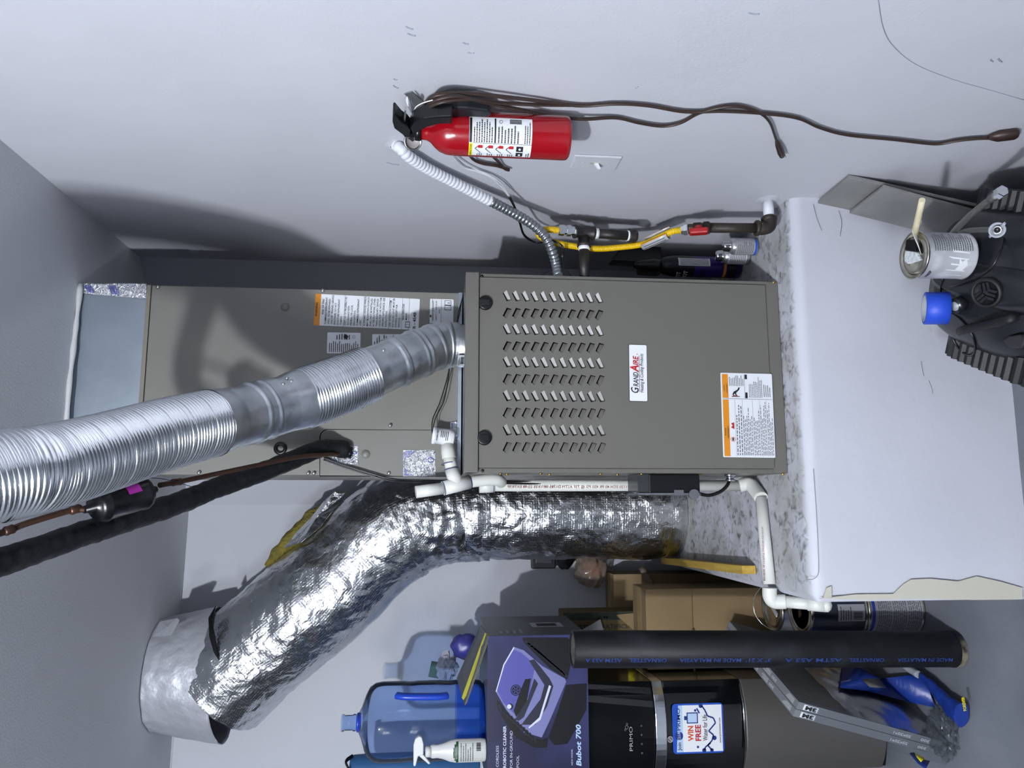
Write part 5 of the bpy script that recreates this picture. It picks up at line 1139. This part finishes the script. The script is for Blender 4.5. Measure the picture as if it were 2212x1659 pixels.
mb = MB(); mb.tube([V((dxr-.012, DYF+.035, zal0+.004)), V((dxr-.08, DYF+.008, zal0+.004)), V((dxl+.08, DYF+.005, zal0+.004))], .0025, 8); mb.build('trim_line', CHROME, disp)
# sticker
sz0, sz1 = zb(1566, 1575, DYF), zb(1455, 1575, DYF); sx0, sx1 = xb(1510, 1630, DYF), xb(1510, 1521, DYF); yst = dy_front(.030)-.003
fn = (lambda a, b, l: V((sx0+a, yst-l, sz0+b))); w_, h_ = sx1-sx0, sz1-sz0
BLU1 = mat('sticker_blue', '1f4fb4', .3); BLU2 = mat('sticker_pale', 'bcd2ef', .3)
st = sticker('promo_sticker', fn, w_, h_, disp, BLU1, .0006, label='blue and white promotional sticker', rad=.012)
p = Print(lambda a, b, l: fn(a, b, l+.0006), .0004)
p.rect(w_*.035, h_*.03, w_*.965, h_*.80, 0); p.poly([(w_*.035, h_*.80), (w_*.965, h_*.80), (w_*.965, h_*.88), (w_*.035, h_*.93)], 1, 1)
p.text('Join', w_*.07, h_*.845, .017, w_*.16, 2, 3, bold=.015); p.disc((w_*.36, h_*.88), .014, 3, 2); p.text('CLUB', w_*.27, h_*.855, .013, w_*.18, 1, 4, bold=.015); p.text('PRIMO', w_*.47, h_*.85, .017, w_*.44, 3, 4, bold=.01)
p.text('WIN', w_*.25, h_*.60, .026, w_*.30, 4, 3, bold=.03); p.text('FREE', w_*.25, h_*.455, .026, w_*.32, 5, 3, bold=.03)
p.text('Water for Life', w_*.25, h_*.325, .022, w_*.52, 2, 3, bold=.01); p.text('www.primowater.com', w_*.20, h_*.06, .011, w_*.50, 2, 3)
p.rect(w_*.60, h_*.50, w_*.82, h_*.72, 3, 2); p.rect(w_*.62, h_*.52, w_*.80, h_*.70, 1, 3); p.rect(w_*.67, h_*.72, w_*.75, h_*.77, 3, 2)
for pts in ([(.06, .25), (.16, .33), (.25, .24), (.36, .21), (.44, .30), (.53, .22), (.60, .16), (.70, .20), (.74, .31), (.86, .36), (.95, .42)], [(.06, .40), (.13, .37), (.2, .27)], [(.80, .47), (.90, .52)]):
    P = [(a*w_, b*h_) for a, b in pts]
    for a, b in zip(P, P[1:]): p.line(a, b, .0045, 3, 4)
for c_, r_2 in (((.06, .25), .006), ((.06, .40), .007), ((.95, .44), .007), ((.30, .19), .007), ((.13, .52), .004), ((.86, .55), .004)): p.disc((c_[0]*w_, c_[1]*h_), r_2, 3, 4)
p.build('lettering', [WHITE, BLU2, INK, mat('sticker_navy', '14307a', .4), mat('sticker_orange', 'd8501c', .4), RED], st)
# control head lettering
zc_ = zb(1362, 1595, DYF); xc_ = xb(1362, 1595, DYF); GREYI = mat('silver_ink', '9da0a6', .4)
f = lambda a, b, l: V((xc_+a, dy_front(.045)-.004-l, zc_+b))
p = Print(f, .0005); p.text('PRIMO', 0, -.006, .016, .075, 0, align='c'); p.ring((.036, .013), .0055, .0008); p.ring((.046, .012), .003, .0006); p.ring((.028, .018), .003, .0006)
for k in range(4): p.ring((-.045+.028*k, -.036), .0026, .0006)
p.build('lettering', GREYI, disp)
p = Print(lambda a, b, l: V((xb(1440, 1600, DYF)+a, dy_front(.030)-.002-l, zal1-.014+b)), .0005); p.disc((0, 0), .011, 0); p.ring((0, 0), .009, .001, 1, 3); p.line((-.006, -.006), (.006, .006), .0012, 1, 3); p.build('round_sticker', [mat('sticker_dull', '5f5a5a', .5), LBL], disp)

# ================================================================== boxed pool cleaner on top of the dispenser
BYF = .56; bx1 = xb(1057, 1374, BYF); bx0 = bx1-.46; bz0 = dtop+.004; bz1 = zb(1053, 1500, BYF); byb = .985
rbx = thing('product_box', 'dark purple printed carton with a picture of a pool robot on the dispenser', 'box', V(((bx0+bx1)/2, .68, bz0)))
BXF = mat('carton_purple', '20213f', .3, var=(3.2, '383a68', .42, .66)); BXS = mat('carton_grey', '53555c', .4, var=(4, '46484f', .4, .7))
mb = MB(); lo, hi = (bx0, BYF, bz0), (bx1, byb, bz1); mb.box(lo, hi, 1); mb.m[2] = 0; mb.build('carton', [BXF, BXS], rbx, bevel=.0015)
q = [at(x, y, Y=d) for x, y, d in ((1040, 1350, .72), (1057, 1374, .56), (1006, 1523, .53), (989, 1465, .68))]
mb = MB(); mb.slab(q, V((.0, .0, .004))); flp = mb.build('top_flap', [BXS], rbx, label='raised grey carton flap')
q2 = [q[1].lerp(q[0], .05)+V((0, -.004, -.003)), q[2].lerp(q[3], .05)+V((0, -.004, -.003)), q[2].lerp(q[3], .28)+V((0, -.006, .006)), q[1].lerp(q[0], .32)+V((0, -.006, .006))]
mb = MB(); mb.slab(q2, V((0, .001, -.001))); mb.build('yellow_tape', mat('tape_yellow', 'c9c644', .5), flp)
FX = lambda px, py: (xb(px, py, BYF)-bx0, zb(px, py, BYF)-bz0)
f = lambda a, b, l: V((bx0+a, BYF-l, bz0+b))
p = Print(f, .0005)
def pp(pts, mi, k): p.poly([FX(*q) for q in pts], mi, k)
Zx = lambda x, y: (700+x/3.615, 1200+y/3.615)     # from a zoomed crop
pz = lambda pts, mi, k: pp([Zx(*q) for q in pts], mi, k)
# picture of the robot
pz([(1545, 640), (1900, 640), (1960, 700), (1900, 970), (1760, 880), (1560, 680)], 1, 1)                      # rear track
for k in range(13): pz([(1560+24*k, 668+19*k), (1572+24*k, 660+19*k), (1620+24*k, 690+22*k), (1605+24*k, 700+22*k)], 5, 2)
pz([(1480, 712), (1560, 740), (1700, 860), (1880, 960), (1890, 985), (1770, 1270), (1700, 1420), (1560, 1380), (1420, 1200), (1340, 1060), (1400, 850)], 2, 2)   # shell
pz([(1480, 735), (1540, 760), (1650, 850), (1600, 1100), (1490, 1240), (1400, 1150), (1350, 1050), (1400, 860)], 3, 3)
pz([(1350, 1125), (1420, 1210), (1560, 1400), (1700, 1440), (1750, 1420), (1740, 1500), (1640, 1500), (1500, 1420), (1400, 1280), (1350, 1180)], 1, 2)
for k in range(12): pz([(1358+24*k, 1165+22*k), (1372+24*k, 1160+22*k), (1400+24*k, 1215+22*k), (1385+24*k, 1225+22*k)], 5, 3)
pz([(1750, 1420), (1800, 1290), (1890, 1010), (2050, 1000), (2050, 1200), (1900, 1470), (1800, 1480)], 1, 3)
pz([(1600, 820), (1640, 810), (1760, 960), (1790, 1020), (1740, 1180), (1650, 1320), (1540, 1320), (1690, 1120), (1720, 1010), (1650, 900)], 4, 4)
pz([(1570, 965), (1615, 960), (1580, 1150), (1500, 1260), (1480, 1210), (1530, 1060)], 1, 4)
pz([(1640, 960), (1670, 1000), (1560, 1260), (1520, 1290), (1490, 1280), (1590, 1120)], 4, 5)
pz([(1756, 1010), (1772, 1020), (1690, 1280), (1600, 1350), (1596, 1338), (1680, 1262)], 6, 5)
c_ = FX(*Zx(1497, 1050)); p.ring(c_, .017, .0025, 1, 5, 24); p.disc(c_, .0125, 1, 5, 18)
for k in range(6): t_ = 1.047*k+.3; p.line((c_[0]+.003*math.cos(t_), c_[1]+.003*math.sin(t_)), (c_[0]+.011*math.cos(t_+.3), c_[1]+.011*math.sin(t_+.3)), .0022, 3, 6)
p.disc(FX(*Zx(1455, 1178)), .009, 1, 5); p.disc(FX(*Zx(1445, 1178)), .007, 6, 6)
pz([(1480, 712), (1400, 850), (1340, 1060), (1346, 1066), (1408, 855), (1486, 722)], 6, 4)
def pt_(t, px0, py0, py1, size, mi=6, bold=0, shear=0):
    a = FX(px0, py0); b = FX(px0, py1); p.text(t, a[0], a[1], size, abs(b[0]-a[0]), mi, 7, bold=bold, shear=shear)
pt_('CORDLESS', 1077, 1656, 1610, .012); pt_('ROBOTIC CLEANER', 1093, 1658, 1567, .013, 6, .025); pt_('FOR IN-GROUND', 1107, 1658, 1578, .012); pt_('POOL', 1121, 1657, 1631, .012)
pt_('NEW MODEL', 1237, 1652, 1617, .007); pt_('Bubot 700', 1255, 1654, 1564, .022, 7, .03, .2)
p.build('print', [BXF, mat('pic_black', '0c0d12', .3), mat('pic_lilac', '7a7cae', .3), mat('pic_violet', '5556a0', .3), mat('pic_dark', '2a2b3c', .3), mat('pic_charcoal', '23242e', .3), mat('pic_white', 'd9dcf0', .3), mat('pic_sky', 'b9d2f2', .3)], rbx)
p = Print(lambda a, b, l: V((bx1+l, BYF+.02+a, bz0+b)), .0005); p.rect(.14, .05, .24, .16, 0); p.rect(.16, .07, .22, .14, 1, 2); p.scribble(.02, .2, .1, .29, 4, 0); p.build('side_print', [mat('dull_white', 'a9abb0', .5), INK], rbx)

# ================================================================== water jug
jy = .745; jc = V((xb(900, 1557, jy), jy, bz1+.002)); zj = lambda px: zb(px, 1557, jy)-jc.z
jug = thing('water_jug', 'large translucent blue water jug with handle standing on the printed carton', 'water jug', jc)
jr = .127
zs_ = [(jr*.90, 0), (jr*.98, .012), (jr, .03), (jr, zj(985)), (jr*.985, zj(975)), (jr*.985, zj(960)), (jr, zj(950)), (jr, zj(900)), (jr*.985, zj(893)), (jr*.985, zj(880)), (jr, zj(870)), (jr, zj(825)), (jr*.97, zj(810)), (jr*.88, zj(798)), (jr*.70, zj(790)), (jr*.42, zj(782)), (jr*.26, zj(776)), (.024, zj(770)), (.027, zj(768)), (.027, zj(764)), (.024, zj(762)), (.024, zj(745)), (.027, zj(743)), (.027, zj(738))]
MB().lathe(zs_, jc, Z_, 64, [1 if i < 3 else 0 for i in range(len(zs_)-1)], caps=False).build('shell', [JUG, JUGB], jug)
MB().lathe([(jr*.9, .001), (0, .012)], jc, Z_, 40).build('base', JUGB, jug)
a, b = at(858, 1500, Y=jy-.12), at(965, 1500, Y=jy-.12); hm = mat('handle_blue', '2148c0', .3)
hx = V((0, -.028, 0)); mb = MB(); mb.tube(spline([a+hx*.55, a.lerp(b, .2)+hx, a.lerp(b, .8)+hx, b+hx*.55], 6), .011, 12, flat=1.5)
for t_ in (.17, .83): mb.tube([a.lerp(b, t_)+hx, a.lerp(b, t_)+V((-.012, .006, 0)), a.lerp(b, t_)+V((-.012, .02, 0))], [.008, .007, .009], 10)
mb.build('handle', hm, jug, label='solid blue carrying handle')
MB().lathe([(.029, -.004), (.031, 0), (.031, .006), (.028, .008)], jc+Z_*zj(776), Z_, 28, caps=False).build('neck_ring', hm, jug)

# ================================================================== spray bottle in front of the jug
sy_ = .578; sb = V((xb(1035, 1622, sy_), sy_+.01, bz1+.002)); zq = lambda px: zb(px, 1622, sy_)-sb.z
spb = thing('spray_bottle', 'white trigger spray bottle with green label in front of the water jug', 'spray bottle', sb)
WP = mat('white_bottle', 'd9dad8', .3)
MB().lathe([(.030, 0), (.034, .004), (.0355, .015), (.0355, zq(985)), (.032, zq(972)), (.024, zq(958)), (.020, zq(945)), (.021, zq(935)), (.0185, zq(930))], sb, Z_, 32, sq=.7, xa=X_).build('bottle', WP, spb)
MB().lathe([(.017, 0), (.017, .016), (.013, .018)], sb+Z_*zq(931), Z_, 24).build('collar', WP, spb)
q = [at(x, y, Y=sy_-.005) for x, y in ((915, 1606), (915, 1630), (903, 1634), (898, 1655), (893, 1655), (893, 1610), (897, 1596), (905, 1590), (911, 1592))]
mb = MB(); mb.slab([v_+Y_*.022 for v_ in q], V((0, -.024, 0))); mb.build('trigger_head', WP, spb, bevel=.003)
q = [at(x, y, Y=sy_-.005) for x, y in ((911, 1628), (917, 1634), (930, 1650), (926, 1652), (912, 1640), (905, 1634))]; mb = MB(); mb.slab([v_+Y_*.016 for v_ in q], V((0, -.014, 0))); mb.build('trigger', WP, spb, bevel=.002)
f = lambda u, v, l: sb+Z_*v+V((math.sin(u/.034)*(.0358+l), -math.cos(u/.034)*(.0358*.7+l), 0))
p = Print(f, .0006); p.rect(-.034, .012, .034, zq(988), 0, 1, 8); 
for k in range(7): u_ = -.034+.068*(k+.5)/7; hgt = zq(985)-.003+.012*(1-((u_)/.034)**2); p.rect(u_-.0049, zq(990), u_+.0049, hgt, 1, 2)
p.barcode(.004, .018, .028, .032, 2); p.scribble(-.028, .04, .028, zq(993), 6, 3); p.scribble(-.018, zq(988), .018, zq(981), 2, 0, k=4)
p.build('label', [mat('bottle_label', 'c9ccc8', .4), mat('label_green', '1d4a26', .4), INK, INKG], spb)
# blue bucket at the frame edge, crumpled paper, purple bag
bk = thing('blue_bottle', 'blue plastic jug with black cap behind the water jug', 'jug', V((xb(800, 1655, .66), .80, bz1+.002)))
bb_ = V((xb(790, 1664, .928), .928, bz1+.002)); zk = lambda px: zb(px, 1650, .928)-bb_.z
MB().lathe([(.05, 0), (.054, .006), (.055, zk(830)), (.055, zk(800)), (.052, zk(765)), (.049, zk(757))], bb_, Z_, 36).build('body', mat('denim_blue', '2f5f8e', .5), bk)
MB().tube(spline([bb_+V((.055, -.02, zk(762))), bb_+V((.045, -.045, zk(750))), bb_+V((.02, -.055, zk(758)))], 6), .008, 10, flat=.5).build('cap_strap', BLACK, bk)
o = MB().grid(lump(.05, .03, .034, at(965, 1442, Y=.93), .5, 3.5, 8), 22, 14, sm=False).build('crumpled_paper', mat('rag_white', 'a9acb6', .8)); tag(o, 'crumpled whitish paper scrap behind the water jug', 'paper')
o = MB().box((-.028, -.004, -.03), (.028, .004, .03), 0, Matrix.Translation(at(946, 1448, Y=.955)) @ Matrix.Rotation(.2, 4, 'Y')).build('green_card', mat('dull_green', '5f7a68', .7), bevel=.001); tag(o, 'small dull green card beside the crumpled paper', 'card')
o = MB().grid(lump(.045, .04, .05, V((xb(1015, 1396, .93), .93, bz1+.056)), .2, 2.5, 5), 22, 14).build('purple_bag', mat('purple_plastic', '3a3a86', .35)); tag(o, 'dark purple plastic bag tucked behind the carton flap', 'bag')
# paper wrapper on the carton stack
q = [at(x, y, Y=.95) for x, y in ((1252, 1364), (1297, 1338), (1304, 1362))]; o = MB().slab(q, V((0, .004, 0))).build('paper_sheet', mat('grey_paper', '9c9ca0', .7)); tag(o, 'folded pale paper corner sticking up behind the steel pipe', 'paper')

# ================================================================== air filters in plastic, blue wrapper
FA, FB, FD = V((-.914, .234, .488)), V((-.757, .717, .502)), V((-1.056, .294, .006))
fd = (FB-FA).normalized(); leanv = (FD-FA); leanv = (leanv-fd*leanv.dot(fd)).normalized(); SZ = .506
nrm = fd.cross(leanv).normalized(); nrm = nrm if nrm.x > 0 else -nrm
FCARD = mat('filter_card', '62646a', .55); FMED = mat('filter_media', '787670', .8, stretch=(1, 1, 1), bump=(8, .3, .01))
FBX = mat('filter_edge', '7a7d82', .5)
SIDE_L = ('grey air filter nearer the steel pipe, wrapped in clear film', 'grey air filter nearer the dispenser, wrapped in clear film')
for k in range(2):
    o0 = FA-nrm*(.024*k); c = o0+leanv*SZ
    t = thing('air_filter', SIDE_L[k], 'air filter', c, 'air filters leaning on the dispenser')
    A_, B_ = o0, o0+fd*SZ; C_, D_ = B_+leanv*SZ, A_+leanv*SZ; th = -nrm*.0225
    fr = .022
    mb = MB()
    def bar(p0, p1, p2, p3): mb.hexa([p0, p1, p2, p3]+[v_+th for v_ in (p0, p1, p2, p3)])
    i_ = [A_+(fd+leanv)*fr, B_+(-fd+leanv)*fr, C_+(-fd-leanv)*fr, D_+(fd-leanv)*fr]
    bar(A_, B_, i_[1], i_[0]); bar(B_, C_, i_[2], i_[1]); bar(C_, D_, i_[3], i_[2]); bar(D_, A_, i_[0], i_[3]); mb.build('frame', FBX, t)
    mb = MB(); NP = 60
    def med(a, b): return i_[0].lerp(i_[1], a).lerp(i_[3].lerp(i_[2], a), b)+th*(.22+.10*math.sin(a*NP*math.pi))
    mb.grid(med, NP*3, 2, sm=False); mb.build('pleated_media', FMED, t)
    f = (lambda o_: (lambda a, b, l: o_+leanv*(SZ-a)+(-nrm)*(.0225-b)*1.0-fd*l))(o0)
    p = Print(f, .0006); p.rect(SZ-.068, .003, SZ-.020, .0195, 0); p.text('3M', SZ-.062, .0055, .016, .036, 1, 3, bold=.05); p.text('20x20x1', .12, .006, .012, .06, 0, bold=.01); p.text('300', .055, .006, .012, .03, 0, bold=.01)
    p.build('side_print', [WHITE, INK], t)
    f = (lambda o_: (lambda a, b, l: o_+fd*a+(-nrm)*(.0225-b)-leanv*l))(o0)
    p = Print(f, .0006); p.text('300', .13, .006, .012, .03, 0); p.text('20x20', .24, .006, .012, .05, 0); p.scribble(.02, .004, .07, .019, 4, 0); p.scribble(.17, .004, .22, .019, 4, 0)
    p.build('top_print', [WHITE], t)['kind'] = 'stuff'
flm = thing('plastic_wrap', 'torn clear plastic film crumpled around the bottom of the air filters', 'film', FA+leanv*SZ)
def filmf(u, v):
    base = FA+fd*(v*SZ*.9-.01)+leanv*(SZ*(.32+.72*u)); w_ = .004+.010*abs(noise.noise(V((u*5, v*5, 2))))
    return base+nrm*w_
MB().grid(filmf, 26, 26).build('sheet', FILM, flm)
def filmg(u, v):
    base = FA-fd*.006+leanv*(SZ*(.05+.99*u))-nrm*(.07*v-.005); return base-fd*(.004+.014*abs(noise.noise(V((u*14, v*6, 4)))))+leanv*.02*noise.noise(V((u*6, v*5, 9)))
MB().grid(filmg, 36, 8).build('sheet', FILM, flm)
cend = FA+leanv*(SZ*.98)
MB().grid(lump(.06, .05, .035, cend+V((.03, -.02, .016)), .55, 3.2, 2), 40, 26, sm=False).build('crumpled_end', FILM, flm)
bw = thing('blue_wrapper', 'blue printed product wrapper lying over the air filters', 'wrapper', FA+leanv*(SZ*.8))
BLW = mat('wrapper_blue', '183487', .35, bump=(30, .3, .006))
q = [(1812, 1480), (1818, 1438), (1836, 1440), (1842, 1470), (1880, 1480), (1930, 1468), (1985, 1456), (2000, 1472), (2020, 1528), (1960, 1516), (1870, 1502), (1810, 1496)]
def on_face(x, y, lift):
    d = fw+rt*(829.5-y)/F+up*(1106-x)/F; t_ = (FA-CAM).dot(nrm)/d.dot(nrm); q_ = CAM+d*t_+nrm*lift; return q_ if q_.z > max(.014, lift) else CAM+d*((max(.014, lift)-CAM.z)/d.z)
def sheet(pts, name, m, parent, lab, seed, amp=.006, lift=.016, thick=.0012):
    P = [on_face(x, y, lift+amp*noise.noise(V((x*.03, y*.03, seed)))) for x, y in pts]; c = on_face(sum(a for a, b in pts)/len(pts), sum(b for a, b in pts)/len(pts), lift+amp); n = len(P); mb = MB()
    mb.add(P+[c], [(i, (i+1) % n, n) for i in range(n)], 0, True); return mb.build(name, m, parent, label=lab, solid=thick)
sheet(q, 'flat_panel', BLW, bw, 'deep blue panel', 1)
sheet([(1855, 1482), (1892, 1480), (1908, 1502), (1872, 1500)], 'grey_tape', mat('duct_tape', '8f9088', .4), bw, 'strip of grey tape', 2, .001, .026)
P = [on_face(x, y, .035) for x, y in ((1945, 1430), (1960, 1442), (1985, 1458))]; MB().tube(spline(P, 6), .011, 14, disp=lambda p, d, t, a: p+d*.002*noise.noise(p*60)).build('rolled_white_end', mat('roll_white', '9ea2aa', .4), bw)
P = [on_face(x, y, .035) for x, y in ((1988, 1460), (2020, 1490), (2050, 1525), (2078, 1545))]; MB().tube(spline(P, 8), [.012+.0010*i for i in range(len(spline(P, 8)))], 18, disp=lambda p, d, t, a: p+d*.006*noise.noise(p*35), flat=.6).build('rolled_panel', BLW, bw, label='rolled blue panel with yellow lettering')
f0 = lambda a, b, l: on_face(2070-a*10-b*30, 1552-b*0-a*38, .050+l)
p = Print(lambda a, b, l: on_face(2088-b*16-a*6, 1535-a*34+b*4, .058+l), .0008); p.text('FOREVER', 0, 0, .55, .9, 0, bold=.04); p.build('lettering', YEL, bw)
sheet([(1980, 1592), (1990, 1590), (2010, 1605), (2025, 1608), (2016, 1625), (1998, 1612)], 'loose_corner', BLW, bw, 'loose blue corner with yellow edge', 4, .002, -.055)
sheet([(1990, 1594), (2012, 1606), (2004, 1613), (1994, 1602)], 'yellow_strip', YEL, bw, None, 5, .001, -.050)
